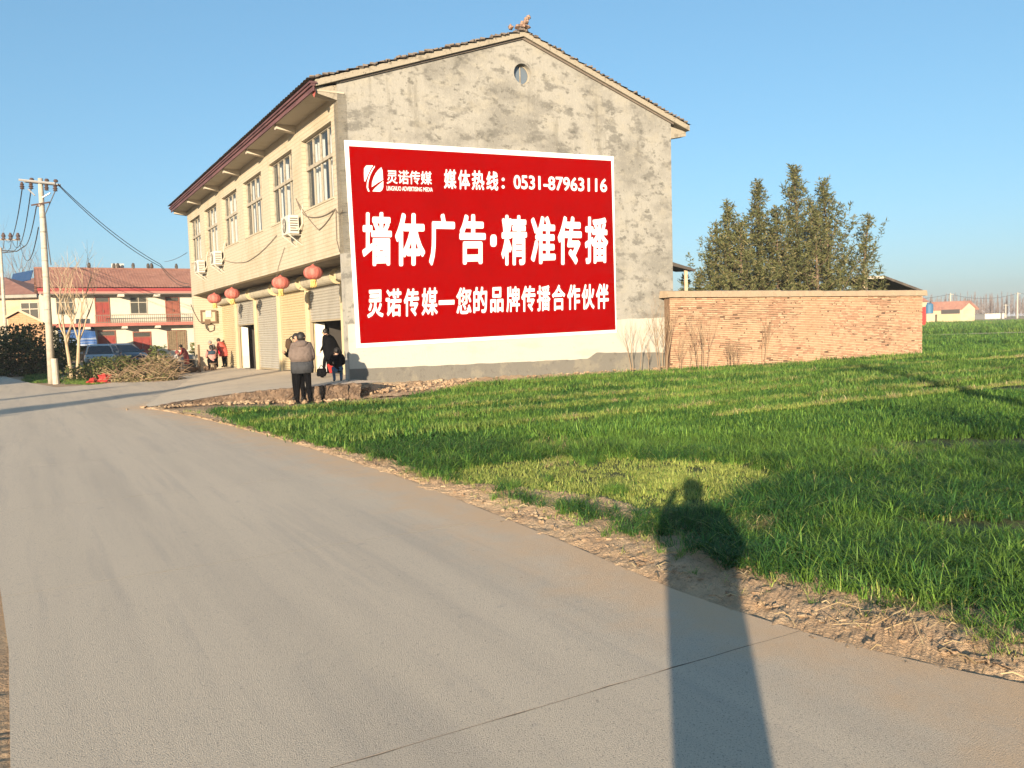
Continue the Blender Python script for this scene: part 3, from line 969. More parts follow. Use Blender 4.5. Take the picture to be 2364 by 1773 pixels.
# tiled roof: courses of half-round tiles
rf = MB()
def roof_side(t0, z0, t1, z1):
    nS, nC = 150, 24
    ns_ = int((LB + .55) / .24) * 4
    sgn = 1
    for c in range(nC):
        for e in (0, 1):
            f = (c + e * .999) / nC
            t = t0 + (t1 - t0) * f; z = z0 + (z1 - z0) * f + (.045 if e == 0 else .0) + .16
            for i in range(ns_ + 1):
                s = -.2 + (LB + .6) * i / ns_
                rf.v.append(P(s, t, z + .035 * abs(math.sin(math.pi * i / 4))+ .012 * ns(s * 3, t * 3, 2)))
    base = len(rf.v) - nC * 2 * (ns_ + 1)
    for r in range(nC * 2 - 1):
        for i in range(ns_):
            k = base + r * (ns_ + 1) + i
            rf.f.append((k, k + 1, k + ns_ + 2, k + ns_ + 1)); rf.m.append(0)
roof_side(-.84, 8.26, 5.84, 10.53); roof_side(12.40, 8.30, 5.84, 10.53)
roof = rf.build('roof', m_tile, shop)
mb = MB(); mb.tube([P(-.1, 5.84, 10.72), P(LB + .4, 5.84, 10.72)], .10, 8); mb.build('ridge', m_tile, roof)
mb = MB()
for i in range(40):                                    # tile ends on the rakes
    f = (i + .5) / 40
    for (t0, z0, t1, z1) in ((-.75, 8.48, 5.84, 10.72), (12.4, 8.50, 5.84, 10.72)):
        if rnd.random() < .25: continue
        t = t0 + (t1 - t0) * f; z = z0 + (z1 - z0) * f
        mb.rbox(*P(-.10 + rnd.uniform(-.03, .02), t, z + rnd.uniform(0, .035)), .14, .15, .05, rot=Matrix.Rotation(rnd.uniform(-.6, .6), 3, 'Z') @ Matrix.Rotation(rnd.uniform(-.3, .3), 3, 'X'), jit=.015)
tag(mb.build('rake_tile', m_tile, roof), kind='stuff')
mb = MB()
for (ds, dt, dz, sx, sy, sz) in ((-.05, -.12, .0, .22, .3, .12), (-.05, .03, .09, .2, .26, .16), (-.08, .12, .2, .16, .22, .18), (-.1, .2, .32, .12, .16, .12), (-.05, -.4, -.05, .15, .2, .12), (0, .2, .06, .2, .2, .1)):
    mb.blob(P(ds, RK[1][0] + dt, 10.82 + dz), (sx * .6, sy * .6, sz * .6), .5, seed=dt * 9)
mb.build('ridge_ornament', M('ornament', (.3, .2, .145), .9, [((.16, .11, .09), 9, .5, .6, .8)]), roof)

# windows of the upper floor
for k, (a, b) in enumerate(wins):
    wn_ = thing('window', P((a + b) / 2, .12, SILL), None, None); wn_.parent = shop; wn_.location -= shop.location
    f = MB(); fw_ = .05; tz = SILL + 1.22
    fbox(f, a, a + fw_, .13, .2, SILL, HEAD); fbox(f, b - fw_, b, .13, .2, SILL, HEAD)
    fbox(f, a + fw_, b - fw_, .13, .2, SILL, SILL + fw_); fbox(f, a + fw_, b - fw_, .13, .2, HEAD - fw_, HEAD)
    fbox(f, a + fw_, b - fw_, .10, .2, tz - .04, tz + .06)
    n = 4
    cols = [a + (b - a) * i / n for i in range(n + 1)]
    for c in cols[1:-1]:
        fbox(f, c - .024, c + .024, .128, .195, SILL + fw_, tz - .04); fbox(f, c - .02, c + .02, .128, .195, tz + .06, HEAD - fw_)
    f.build('frame', m_frame, wn_)
    for i in range(n):
        for (z0, z1) in ((SILL + fw_, tz - .04), (tz + .06, HEAD - fw_)):
            p = MB(); o = .165 + rnd.uniform(-.004, .004)
            p.quad([P(cols[i] + .02, o, z0), P(cols[i + 1] - .02, o + rnd.uniform(-.008, .008), z0), P(cols[i + 1] - .02, o + rnd.uniform(-.008, .008), z1), P(cols[i] + .02, o, z1)])
            p.build('pane', m_glass, wn_)
    gaps = {0: (.45, .58), 1: (.42, .62), 2: (.5, .56), 3: (.2, .3), 4: (.5, .53), 5: (.4, .45)}[k]
    for (c0, c1) in ((0.02, gaps[0]), (gaps[1], .98)):
        cu = MB(); nn_ = int((c1 - c0) * 46)
        for i in range(nn_):
            u0 = a + (b - a) * (c0 + (c1 - c0) * i / nn_); u1 = a + (b - a) * (c0 + (c1 - c0) * (i + 1) / nn_)
            o0 = .36 + .045 * math.sin(i * 1.7 + k); o1 = .36 + .045 * math.sin((i + 1) * 1.7 + k)
            cu.quad([P(u0, o0, SILL + .02), P(u1, o1, SILL + .02), P(u1, o1, HEAD + .05), P(u0, o0, HEAD + .05)])
        cu.build('curtain', m_curtain, wn_, smooth=True)
    sl = MB(); fbox(sl, a - .03, b + .03, -.025, .13, SILL - .055, SILL - .002); sl.build('sill', m_cream, wn_)

# ------------------------------------------------------------------ painted advertisement on the gable
m_red = M('banner_red', (0.215, 0.0004, 0.0004), 0.6, [((.185, .0008, .0006), .9, .45, .7, .7), ((.16, .002, .002), 14, .62, .72, .35)], bump=(9, .006), spec=.0)
m_white = M('banner_white', (0.80, 0.80, 0.79), 0.6, spec=.15)
bq = [gpx(*c4(*p)) for p in [(12, 45), (2033, 168), (2055, 1490), (108, 1605)]]
rq = [gpx(*c4(*p)) for p in [(45, 90), (2015, 200), (2048, 1468), (133, 1572)]]
ban = thing('advertising_banner', P(-.02, (bq[2][0] + bq[3][0]) / 2, bq[3][1]), 'large red advertising banner with white lettering on the stained gable wall', 'banner')
mb = MB(); f_ = [P(-.035, t, z) for t, z in bq]; b_ = [P(-.0125, t, z) for t, z in bq]
mb.quad([f_[3], f_[2], f_[1], f_[0]])
for i in range(4): mb.quad([f_[i], f_[(i + 1) % 4], b_[(i + 1) % 4], b_[i]])
mb.build('border', m_white, ban)
mb = MB(); mb.quad([P(-.038, t, z) for t, z in (rq[3], rq[2], rq[1], rq[0])]); mb.build('red_sheet', m_red, ban)

def glyph(body):
    cu = bpy.data.curves.new('g', 'FONT'); cu.body = body; cu.size = 1.0; cu.dimensions = '2D'; cu.fill_mode = 'BOTH'; cu.resolution_u = 3
    ob = bpy.data.objects.new('g', cu); COL.objects.link(ob)
    dg = bpy.context.evaluated_depsgraph_get(); dg.update()
    me = bpy.data.meshes.new_from_object(ob.evaluated_get(dg))
    vs = [tuple(v.co) for v in me.vertices]; fs = [tuple(p.vertices) for p in me.polygons]
    bpy.data.objects.remove(ob); bpy.data.curves.remove(cu); bpy.data.meshes.remove(me)
    return vs, fs
def lettering(body, q, off, name='letter', mat=None, plane=None):
    """fit the text into the quad q (crop pixels: tl, tr, br, bl) on the wall plane; strokes thickened by off"""
    vs, fs = glyph(body)
    xs_ = [v[0] for v in vs]; ys_ = [v[1] for v in vs]
    x0, x1, y0, y1 = min(xs_) - off, max(xs_) + off, min(ys_) - off, max(ys_) + off
    mb = MB(); n = 12 if off else 1
    for c in range(n):
        ox, oy = (off * math.cos(2 * math.pi * c / n), off * math.sin(2 * math.pi * c / n)) if off else (0, 0)
        k = len(mb.v)
        for v in vs:
            u = (v[0] + ox - x0) / (x1 - x0); w = (v[1] + oy - y0) / (y1 - y0)
            px = (q[3][0] * (1 - u) + q[2][0] * u) * (1 - w) + (q[0][0] * (1 - u) + q[1][0] * u) * w
            py = (q[3][1] * (1 - u) + q[2][1] * u) * (1 - w) + (q[0][1] * (1 - u) + q[1][1] * u) * w
            t, z = gpx(*c4(px, py)); mb.v.append(P(-.041 - .0004 * c, t, z))
        mb.f += [tuple(k + i for i in f) for f in fs]
    mb.m = [0] * len(mb.f)
    return mb.build(name, m_white, ban)
def rq4(x0, x1, y0, y1, sl=0.0, sb=None):
    sb = sl if sb is None else sb
    return [(x0, y0 - sl / 2), (x1, y0 + sl / 2), (x1, y1 + sb / 2), (x0, y1 - sb / 2)]
HV = 0.034
for ch, x0, x1, y0, y1 in (('墙', 147, 368, 585, 990), ('体', 393, 618, 593, 990), ('广', 648, 842, 597, 986), ('告', 875, 1073, 602, 978),
                           ('精', 1190, 1382, 608, 985), ('准', 1412, 1597, 615, 975), ('传', 1613, 1793, 617, 981), ('播', 1817, 1990, 622, 972)):
    lettering(ch, rq4(x0, x1, y0, y1, 8, -6), HV if ch not in '精播墙' else .026)
mb = MB(); mb.poly([P(-.041, *gpx(*c4(1131 + 24 * math.copysign(abs(math.cos(a)) ** .6, math.cos(a)), 800 + 46 * math.copysign(abs(math.sin(a)) ** .6, math.sin(a))))) for a in [2 * math.pi * i / 24 for i in range(24)]])
mb.build('dot', m_white, ban)
for ch, x0, x1, y0, y1 in (('灵', 185, 305, 1168, 1378), ('诺', 322, 440, 1160, 1370), ('传', 458, 572, 1158, 1368), ('媒', 592, 712, 1153, 1360), ('您', 852, 965, 1150, 1350),
                           ('的', 980, 1083, 1145, 1343), ('品', 1107, 1205, 1148, 1338), ('牌', 1228, 1328, 1142, 1335), ('传', 1340, 1445, 1137, 1333), ('播', 1458, 1557, 1135, 1328),
                           ('合', 1570, 1668, 1130, 1325), ('作', 1685, 1780, 1128, 1318), ('伙', 1793, 1888, 1125, 1315), ('伴', 1900, 1995, 1122, 1312)):
    lettering(ch, rq4(x0, x1, y0, y1, -5, -5), .027 if ch not in '播媒牌您' else .02)
mb = MB(); mb.quad([P(-.041, *gpx(*c4(*p))) for p in ((720, 1282), (838, 1278), (838, 1244), (720, 1248))]); mb.build('dash', m_white, ban)
for ch, x0, x1, y0, y1 in (('媒', 760, 852, 266, 412), ('体', 866, 955, 270, 416), ('热', 968, 1062, 274, 420), ('线', 1078, 1166, 280, 424)):
    lettering(ch, rq4(x0, x1, y0, y1, 4, 3), .024)
tag(lettering(':', rq4(1192, 1214, 328, 410, 0), .02, 'colon'), kind='stuff')
lettering('0531-87963116', [(1280, 306), (1983, 336), (1983, 437), (1283, 412)], .022, 'phone_number')
lettering('灵诺传媒', [(330, 268), (667, 282), (668, 382), (330, 373)], .012, 'company_name')
lettering('LINGNUO ADVERTISING MEDIA', [(329, 389), (674, 402), (675, 433), (330, 424)], .006, 'company_name_latin')
lg = MB()
for pts in ([(176, 237), (228, 236), (205, 272), (185, 318), (170, 356), (162, 356), (159, 300), (160, 258)],
            [(240, 237), (215, 272), (196, 312), (182, 362), (179, 400), (190, 432), (202, 432), (190, 402), (192, 362), (206, 312), (224, 274), (241, 248)],
            [(289, 250), (298, 272), (303, 345), (268, 363), (236, 386), (218, 398), (220, 362), (232, 325), (250, 290), (268, 268)],
            [(304, 353), (304, 398), (296, 420), (280, 433), (222, 430), (240, 408), (268, 382)]):
    lg.poly([P(-.041, *gpx(*c4(*p))) for p in pts])
lg.build('logo', m_white, ban)

# ------------------------------------------------------------------ concrete apron in front of the shops
m_apron = M('apron_concrete', (0.55, 0.46, 0.345), 0.9, [((0.46, 0.385, 0.295), 0.5, .45, .65, .8), ((0.27, 0.235, 0.19), 4, .58, .7, .5), ((.52, .46, .36), 1.2, .55, .7, .5)], bump=(60, .008))
m_rough = M('rough_concrete', (0.24, 0.165, 0.11), 0.95, [((0.14, 0.095, 0.065), 3.5, .42, .58, .9), ((0.33, 0.25, 0.175), 9, .56, .68, .8), ((.07, .05, .035), 14, .56, .66, .9)], bump=(22, .09))
apron = thing('concrete_apron', (0, 0, 0), None, None); tag(apron, kind='structure')
out_px = [(838, 884, .37), (800, 886, .37), (760, 889, .36), (720, 892, .35), (680, 895, .33), (640, 898, .30), (600, 902, .27), (552, 907, .22), (510, 913, .17), (470, 919, .12), (430, 926, .075), (390, 933, .04), (345, 939, .012), (300, 934, -.03)]
in_s = [-1.2, 0, 1.2, 2.4, 3.8, 5.4, 7, 9, 11.2, 13.6, 16.2, 19, 22.1, 26]
op = [gz(*p) for p in out_px]
ip_ = [P(s, RC + .05 if s > .31 else -.02, fz(max(s, 0)) if s < 23 else -.03) for s in in_s]
ip_[0] = P(-1.5, 0.35, .37)
NA, NB = 6, 14
ap = MB()
rows = []
for k in range(len(op) - 1):
    for f in range(NA):
        u = f / NA
        rows.append((op[k].lerp(op[k + 1], u), ip_[k].lerp(ip_[k + 1], u)))
rows.append((op[-1], ip_[-1]))
for a, b in rows:
    for j in range(NB + 1):
        p = a.lerp(b, j / NB); ap.v.append(p + Vector((0, 0, .008 * ns(p.x, p.y, 3))))
for i in range(len(rows) - 1):
    for j in range(NB):
        k = i * (NB + 1) + j
        ap.f.append((k, k + 1, k + NB + 2, k + NB + 1)); ap.m.append(0)
ap.build('apron_top', m_apron, apron, smooth=True)
def rough_block(mb, c, n=(10, 4, 5), amp=.03, seed=0.0):
    """c = 8 corners; faces cut fine and pushed about"""
    c = [Vector(p) for p in c]
    def tri(u, v, w):
        b = (c[0] * (1 - u) + c[1] * u) * (1 - v) + (c[3] * (1 - u) + c[2] * u) * v
        t = (c[4] * (1 - u) + c[5] * u) * (1 - v) + (c[7] * (1 - u) + c[6] * u) * v
        p = b * (1 - w) + t * w
        q = p * 5 + Vector((seed, 0, 0))
        return p + Vector((ns(q.x, q.y, q.z), ns(q.x + 9, q.y, q.z), .6 * ns(q.x, q.y + 9, q.z))) * amp + Vector((ns(q.x * 4, q.y * 4, q.z * 4), ns(q.x * 4 + 5, q.y * 4, q.z * 4), 0)) * amp * .5
    for ax in range(3):
        for end in (0, 1):
            n1, n2 = [n[i] for i in range(3) if i != ax]
            for i in range(n1):
                for j in range(n2):
                    q = []
                    for (a, b) in ((i, j), (i + 1, j), (i + 1, j + 1), (i, j + 1)):
                        uv = [a / n1, b / n2]; uv.insert(ax, end); q.append(tri(*uv))
                    mb.quad(q if end else q[::-1])
cuts = [(0.2, 1.0), (1.0, 2.35), (2.35, 3.75), (3.75, 5.2), (5.2, 6.6), (6.6, 8.2), (8.2, 9.8), (9.8, 11.3)]
def opt(k):
    i = int(min(k, len(op) - 2)); return op[i].lerp(op[i + 1], k - i)
for j, (a, b) in enumerate(cuts):
    p, q = opt(a), opt(b - .02)
    d = (q - p).normalized(); nrm = Vector((-d.y, d.x, 0))
    if nrm.y > 0: nrm = -nrm
    h0, h1 = p.z - .01, q.z - .01
    mb = MB(); o = rnd.uniform(.0, .09)
    base = lambda v, k: Vector((v.x, v.y, -.08)) + nrm * k
    rough_block(mb, [base(p, .14 + o), base(q, .14 + o), base(q, -.25), base(p, -.25), Vector((p.x, p.y, h0)) + nrm * (.09 + o), Vector((q.x, q.y, h1)) + nrm * (.09 + o), Vector((q.x, q.y, h1)) - nrm * .25, Vector((p.x, p.y, h0)) - nrm * .25], (22, 4, 8), .085, j * 3.1)
    mb.build('kerb_block', m_rough, apron)
mb = MB(); a, b = gz(846, 905, 0.02), gz(862, 903, .02)
rough_block(mb, [gz(834, 912, -.08), gz(864, 909, -.08), gz(864, 909, -.08) + UD * .9, gz(834, 912, -.08) + UD * .9] + [v + Vector((0, 0, .44)) for v in [gz(834, 912, -.08), gz(864, 909, -.08), gz(864, 909, -.08) + UD * .9, gz(834, 912, -.08) + UD * .9]], (6, 6, 5), .012, 4)
mb.build('step_block', m_plinth, apron)

# bank of loose soil along the foot of gable and brick wall
WJ, WE = gz(1549, 861), gz(2129, 823)
wd = (WE - WJ).normalized(); wlen = (WE - WJ).length
wn2 = Vector((wd.y, -wd.x, 0))                         # towards the field
bk = MB(); NBK, NCR = 420, 16
foot = [wallfoot[i] for i in range(2, 6)]
for i in range(NBK + 1):
    u = i / NBK
    if u < .5:
        t = -.9 + (WB + .9) * (u / .5); w0 = P(.1, t, 0); k = min(1.0, max(0, u / .5)); h = .27 - .13 * k; ww = 1.75 - 1.15 * k
        outd = -UD
    else:
        k = (u - .5) / .5; w0 = WJ + wd * (wlen + .8) * k + wn2 * -.12; h = .12 - .03 * k; ww = .62 - .15 * k; outd = wn2
    ww += .15 * ns(u * 30, 3)
    for j in range(NCR + 1):
        f = j / NCR; p = w0 + outd * (ww + .35) * f
        z = h * (1 - min(1, f * 1.25)) ** 1.3 - .03 * (f > .9) + .045 * ns(p.x * 2.2, p.y * 2.2, 1) * (1 - f * .6) + .045 * ns(p.x * 6, p.y * 6, 2) * (1 - f * .4) + .02 * ns(p.x * 16, p.y * 16, 2) + .01
        bk.v.append(Vector((p.x, p.y, z)))
for i in range(NBK):
    for j in range(NCR):
        k = i * (NCR + 1) + j; bk.f.append((k, k + NCR + 1, k + NCR + 2, k + 1)); bk.m.append(0)
m_bank = M('bank_soil', (0.36, 0.25, 0.155), .95, [((.5, .385, .25), 1.5, .45, .62, .8), ((.25, .15, .09), 4, .55, .66, .8), ((.2, .13, .085), 18, .58, .68, .7)], bump=(30, .04))
tag(bk.build('soil_bank', m_bank, smooth=True), kind='structure')
cl = MB()
def clod(p, r, sd):
    cl.blob((p.x, p.y, p.z), (r * rnd.uniform(.8, 1.3), r * rnd.uniform(.8, 1.3), r * rnd.uniform(.55, .9)), .9, 7, 4, seed=sd)
for i in range(330):                                   # broken earth below the gable
    t = -.8 + 4.6 * rnd.random() ** 1.2 if rnd.random() < .7 else rnd.uniform(0, WB)
    o = rnd.uniform(.15, 1.5 - .07 * max(t, 0)); p = P(-o, t, 0); p.z = .2 * (1 - o / 1.7) + .02
    clod(p, rnd.uniform(.015, .05) * (1.7 if t < 3 and rnd.random() < .2 else 1), i)
for i in range(260):                                   # along the apron edge
    k = rnd.uniform(1, 12.3); p = opt(k); p = p + Vector((rnd.uniform(-.15, .3), -rnd.uniform(.12, .75), 0)); p.z = .01
    clod(p, rnd.uniform(.012, .04) * (1.9 if rnd.random() < .08 else 1), i + 500)
for i in range(420):                                   # on the verge
    k = rnd.randrange(60, len(ra)); p = ra[k].lerp(ga[k], rnd.uniform(.25, 1.0)); p = Vector((p.x, p.y, .016))
    cl.blob((p.x, p.y, p.z), (rnd.uniform(.006, .03), rnd.uniform(.006, .03), rnd.uniform(.004, .014)), 1.2, 7, 4, seed=i)
tag(cl.build('soil_clods', m_bank), 'loose clods of brown earth along the verge and wall foot', 'soil', kind='stuff')
# ------------------------------------------------------------------ brick wall
m_br = [M('brick_%d' % i, c, .92, [(tuple(x * .72 for x in c), 6, .5, .68, .6), ((.5, .36, .23), .8, .5, .66, .6), ((.30, .13, .08), .7, .58, .72, .55)], bump=(40, .006)) for i, c in
        enumerate([(.45, .28, .17), (.49, .32, .2), (.40, .235, .145), (.51, .35, .225), (.44, .29, .185)])]
m_mortar = M('mortar', (.15, .095, .06), .95, [((.09, .055, .035), 6, .5, .65, .8)], bump=(40, .01))  # mortar darkened to carry the shade inside the joints
bwall = thing('brick_wall', WJ.lerp(WE, .5), 'weathered orange brick yard wall with cement coping beside the gable', 'wall')
TH, TOP = .30, 2.58
def Wp(a, o, z): return Vector((WJ.x + wd.x * a - wn2.x * o, WJ.y + wd.y * a - wn2.y * o, z))
mb = MB(); mb.box(.0, wlen - .02, .02, TH, -.2, TOP, Wp); mb.build('mortar_core', m_mortar, bwall)
bb = MB()
def one_brick(a0, a1, z0, z1, dep, mi, fn):
    j = lambda k: rnd.uniform(-k, k)
    f = [fn(a0 + j(.004), dep + j(.003), z0 + j(.003)), fn(a1 + j(.004), dep + j(.003), z0 + j(.003)), fn(a1 + j(.004), dep + j(.003), z1 + j(.003)), fn(a0 + j(.004), dep + j(.003), z1 + j(.003))]
    b = [fn(a0, .03, z0), fn(a1, .03, z0), fn(a1, .03, z1), fn(a0, .03, z1)]
    bb.quad(f, mi)
    for i in range(4): bb.quad([f[(i + 1) % 4], f[i], b[i], b[(i + 1) % 4]], mi)
course = .0655; nc = int(TOP / course)
for c in range(nc):
    z0 = c * course + .006; z1 = z0 + course - .016
    a = -.12 * (c % 2) - rnd.uniform(0, .02)
    while a < wlen - .01:
        L_ = .24 if rnd.random() < .8 else .115
        a1 = min(a + L_, wlen)
        er = ns(a * .5, z0 * 1.2, 7) + .5 * ns(a * 2.2, z0 * 4, 3)
        if rnd.random() < .012 + .05 * max(0, er): dep = .028
        else: dep = rnd.uniform(-.004, .006) + max(0, er) * .007
        if a1 - a > .03:
            w = .012 * ns(a * .35, 2.2)
            one_brick(max(a, 0) + .004, a1 - .006 - (.06 if rnd.random() < .05 else 0), z0 + w + (rnd.uniform(0, .02) if er > .15 else 0), z1 + w, dep, min(4, max(0, int(1.6 + 2.2 * ns(a * .5, z0 * 1.2, 5) + rnd.gauss(0, .55)))), Wp)
        a = a1
tag(bb.build('bricks', m_br, bwall), kind='stuff')
m_cope = M('coping_cement', (.34, .26, .175), .92, [((.33, .25, .17), 2, .5, .65, .8), ((.2, .14, .1), 10, .6, .7, .6)], bump=(20, .02))
a = -.15
while a < wlen + .1:
    b = min(a + rnd.uniform(2.0, 3.4), wlen + .2)
    mb = MB(); dz = rnd.uniform(-.012, .018)
    rough_block(mb, [Wp(a + .008, -.10, TOP - .01), Wp(b - .008, -.10, TOP - .01), Wp(b - .008, TH + .1, TOP - .01), Wp(a + .008, TH + .1, TOP - .01),
                     Wp(a + .008, -.06, TOP + .19 + dz), Wp(b - .008, -.06, TOP + .2 + dz), Wp(b - .008, TH + .05, TOP + .23 + dz), Wp(a + .008, TH + .05, TOP + .23 + dz)], (14, 3, 2), .022, a)
    mb.build('coping_block', m_cope, bwall); a = b
mb = MB(); mb.box(wlen - .32, wlen - .005, .31, 6.0, -.2, TOP - .05, Wp); mb.build('return_wall', m_br[1], bwall)

# ------------------------------------------------------------------ lanterns under the overhang
m_lan = M('lantern_silk', (.50, .13, .10), .75, [((.58, .24, .19), 9, .45, .6, .7, (1, 1, .2))], trans=.25)
m_gold = M('lantern_fringe', (.62, .42, .14), .7)
m_cord = M('cord', (.05, .045, .04), .8)
def lantern(px, s_off, label):
    s, z = fpx(*c2(*px), -.12)
    o = P(s, -.12, z)
    th = thing('lantern', o - Vector((0, 0, .45)), label, 'lantern', 'red lanterns under the overhang')
    mb = MB(); R0, hh = .40 * s_off, .285 * s_off; rr = []
    for i in range(15):
        ph = math.pi * (.1 + .8 * i / 14); ring = []
        for j in range(48):
            t = 2 * math.pi * j / 48; r = R0 * math.sin(ph) ** .8 * (1 - .055 * abs(math.cos(t * 6)) ** 3 * 1.0)
            ring.append(o + Vector((r * math.cos(t), r * math.sin(t), hh * math.cos(ph))))
        rr.append(ring)
    mb.rings(rr[::-1]); mb.build('shade', m_lan, th, smooth=True)
    mb = MB(); mb.lathe(o + Vector((0, 0, hh * .93)), [(.10 * s_off, 0), (.10 * s_off, .03), (.04, .04), (.02, .07)], 16); mb.build('top_ring', m_lan, th)
    mb = MB(); mb.lathe(o - Vector((0, 0, hh + .05)), [(.13 * s_off, .05), (.13 * s_off, 0)], 16); mb.build('bottom_ring', m_gold, th)
    mb = MB()
    for j in range(22):
        t = 2 * math.pi * j / 22; q = o + Vector((.10 * s_off * math.cos(t), .10 * s_off * math.sin(t), -hh - .04))
        mb.tube([q, q + Vector((rnd.uniform(-.02, .02), rnd.uniform(-.02, .02), -.08)), q + Vector((rnd.uniform(-.03, .03), rnd.uniform(-.03, .03), -.15 - rnd.uniform(0, .05)))], .012, 4)
    tag(mb.build('tassel', m_gold, th), kind='stuff')
    mb = MB(); mb.tube([o + Vector((0, 0, hh)), Vector((o.x, o.y, OVER + .02)) + VD * .14], .012, 5); mb.build('cord', m_cord, th)
lantern((1276, 355), .72, 'red paper lantern nearest the banner, largest of the four')
lantern((980, 446), .74, 'red paper lantern in front of the third hood, with yellow tassel')
lantern((537, 545), .76, 'faded red lantern, third from the banner along the overhang')
lantern((376, 590), .76, 'red lantern farthest from the banner, beside the end wall')

# ------------------------------------------------------------------ air conditioners
m_ac = M('ac_white', (.52, .49, .42), .5, [((.42, .38, .3), 5, .5, .65, .6)])
m_acd = M('ac_grille', (.09, .085, .075), .6)
m_pipe = M('insulated_pipe', (.42, .38, .3), .8)
def aircon(s, z, label):
    th = thing('air_conditioner', P(s, -.2, z), label, 'air conditioner', 'outdoor air conditioner units on the front wall')
    mb = MB(); fbox(mb, s - .4, s + .4, -.42, -.1, z, z + .58); mb.build('casing', m_ac, th, bevel=.02)
    c = P(s + .08, -.425, z + .29); nrm = (P(0, -1, 0) - P(0, 0, 0)).normalized()
    mb = MB(); mb.lathe(c, [(.23, 0), (.23, .012), (.0, .012)], 24, axis=nrm); mb.build('fan_grille', m_acd, th)
    mb = MB()
    for k in range(5):
        r = .05 + .04 * k
        pts = [c + nrm * .02 + UD * (r * math.cos(a)) + Vector((0, 0, r * math.sin(a))) for a in [2 * math.pi * i / 20 for i in range(21)]]
        mb.tube(pts, .005, 4, caps=False)
    tag(mb.build('guard', m_ac, th), kind='stuff')
    for i in range(6):
        mb = MB(); fbox(mb, s - .404, s - .398, -.38, -.14, z + .08 + .075 * i, z + .115 + .075 * i); mb.build('side_louvre', m_acd, th)
    for e in (-.3, .3):
        mb = MB(); mb.tube([P(s + e, -.44, z - .02), P(s + e, .0, z - .02), P(s + e, .0, z - .34), P(s + e, -.4, z - .03)], .018, 5); mb.build('bracket', m_ac, th)
    mb = MB(); mb.tube([P(s - .36, -.2, z + .2), P(s - .5, -.12, z + .12), P(s - .55, -.03, z + .3), P(s - .52, -.03, z + .7), P(s - .5, .05, z + .95)], .03, 6); mb.build('pipe', m_pipe, th)
for i, (px, lb) in enumerate((((688, 1215), 'white outdoor air conditioner unit below the second window from the banner'), ((272, 1402), 'white outdoor air conditioner unit below the fifth window'), ((180, 1450), 'white outdoor air conditioner unit at the far end below the last window'))):
    s, z = fpx(*c3(*px), -.42); aircon(s, z - .29, lb)
# sagging cables on the front wall
def cable(pts, r, label, name='wall_cable', sag=0.0, mat=None, n=14, cat='cable', group=None):
    out = []
    for a, b in zip(pts, pts[1:]):
        a, b = Vector(a), Vector(b)
        for k in range(n):
            f = k / n; out.append(a.lerp(b, f) - Vector((0, 0, sag * 4 * f * (1 - f))))
    out.append(Vector(pts[-1]))
    mb = MB(); mb.tube(out, r, 5)
    return tag(mb.build(name, mat or m_cord), label, cat, group)
def fl(x, y, t=-.03):
    s, z = fpx(*c3(x, y), t); return P(s, t, z)
m_wcab = M('wall_cable_grey', (.16, .13, .1), .8)
cable([fl(750, 1060), fl(810, 1160), fl(975, 1118), fl(1018, 1125)], .014, 'grey cable looping below the window nearest the banner', sag=.12, mat=m_wcab)
cable([fl(760, 1080), fl(880, 1240), fl(972, 1122)], .013, 'slack cable hanging in a deep loop below the nearest window', sag=.06, mat=m_wcab)
cable([fl(978, 1125), fl(983, 1300), fl(1000, 1365)], .012, 'thin cable dropping down the front wall beside the corner', mat=m_wcab)
cable([fl(640, 1270), fl(470, 1420), fl(325, 1405)], .012, 'thin cable swagged between two air conditioners on the front wall', sag=.1, mat=m_wcab)
cable([fl(685, 1340), fl(650, 1450), fl(640, 1510)], .01, 'thin drain line hanging below the nearest air conditioner', mat=m_wcab)
# meter cupboard and coiled cable on the end wall
def ew(x, y):                                           # crop pixel on the end wall (faces the camera)
    r = ray(*c2(x, y)); O = P(LB - .3, 0, 0); n = Vector((VD.y, -VD.x, 0))
    k = (O - CC).dot(n) / r.dot(n); return CC + r * k
e0, e1 = ew(278, 700), ew(358, 808)
th = thing('meter_box', (e0 + e1) / 2 - Vector((0, 0, .5)), 'glazed brown meter box on the cream end wall above the people', 'meter box')
c = (e0 + e1) / 2; hw = .36; hh = (e0.z - e1.z) / 2; nf = -UD
def ebox(mb, a0, a1, z0, z1, d0, d1): mb.box(a0, a1, d0, d1, z0, z1, lambda a, d, z: Vector((c.x, c.y, 0)) + VD * a + nf * d + Vector((0, 0, c.z + z)))
mb = MB(); ebox(mb, -hw, hw, -hh, hh, .0, .12); mb.build('cabinet', M('meter_cabinet', (.42, .35, .24), .8), th)
m_brown = M('brown_wood', (.14, .09, .055), .7)
mb = MB(); ebox(mb, -hw - .03, -hw + .04, -hh, hh, .10, .15); ebox(mb, hw - .04, hw + .03, -hh, hh, .10, .15); ebox(mb, -hw - .03, hw + .03, hh - .07, hh + .02, .101, .151); ebox(mb, -hw - .03, hw + .03, -hh - .02, -hh + .06, .101, .151); mb.build('frame', m_brown, th)
mb = MB(); ebox(mb, -.14, .14, -.05, .32, .12, .17); mb.build('meter', m_ac, th, bevel=.02)
mb = MB(); ebox(mb, -.2, .05, -.4, -.14, .12, .16); mb.build('fuse_block', m_brown, th)
cable([ew(160, 640), ew(215, 760), ew(250, 805), ew(280, 815)], .02, 'black cable running down the end wall to the meter box', sag=.05)
co_ = [ew(290, 815), ew(298, 860), ew(330, 893), ew(368, 880), ew(375, 835), ew(350, 820), ew(305, 835), ew(320, 880)]
cable([p + nf * .04 for p in co_], .018, 'black cable coil hanging below the meter box', n=4)

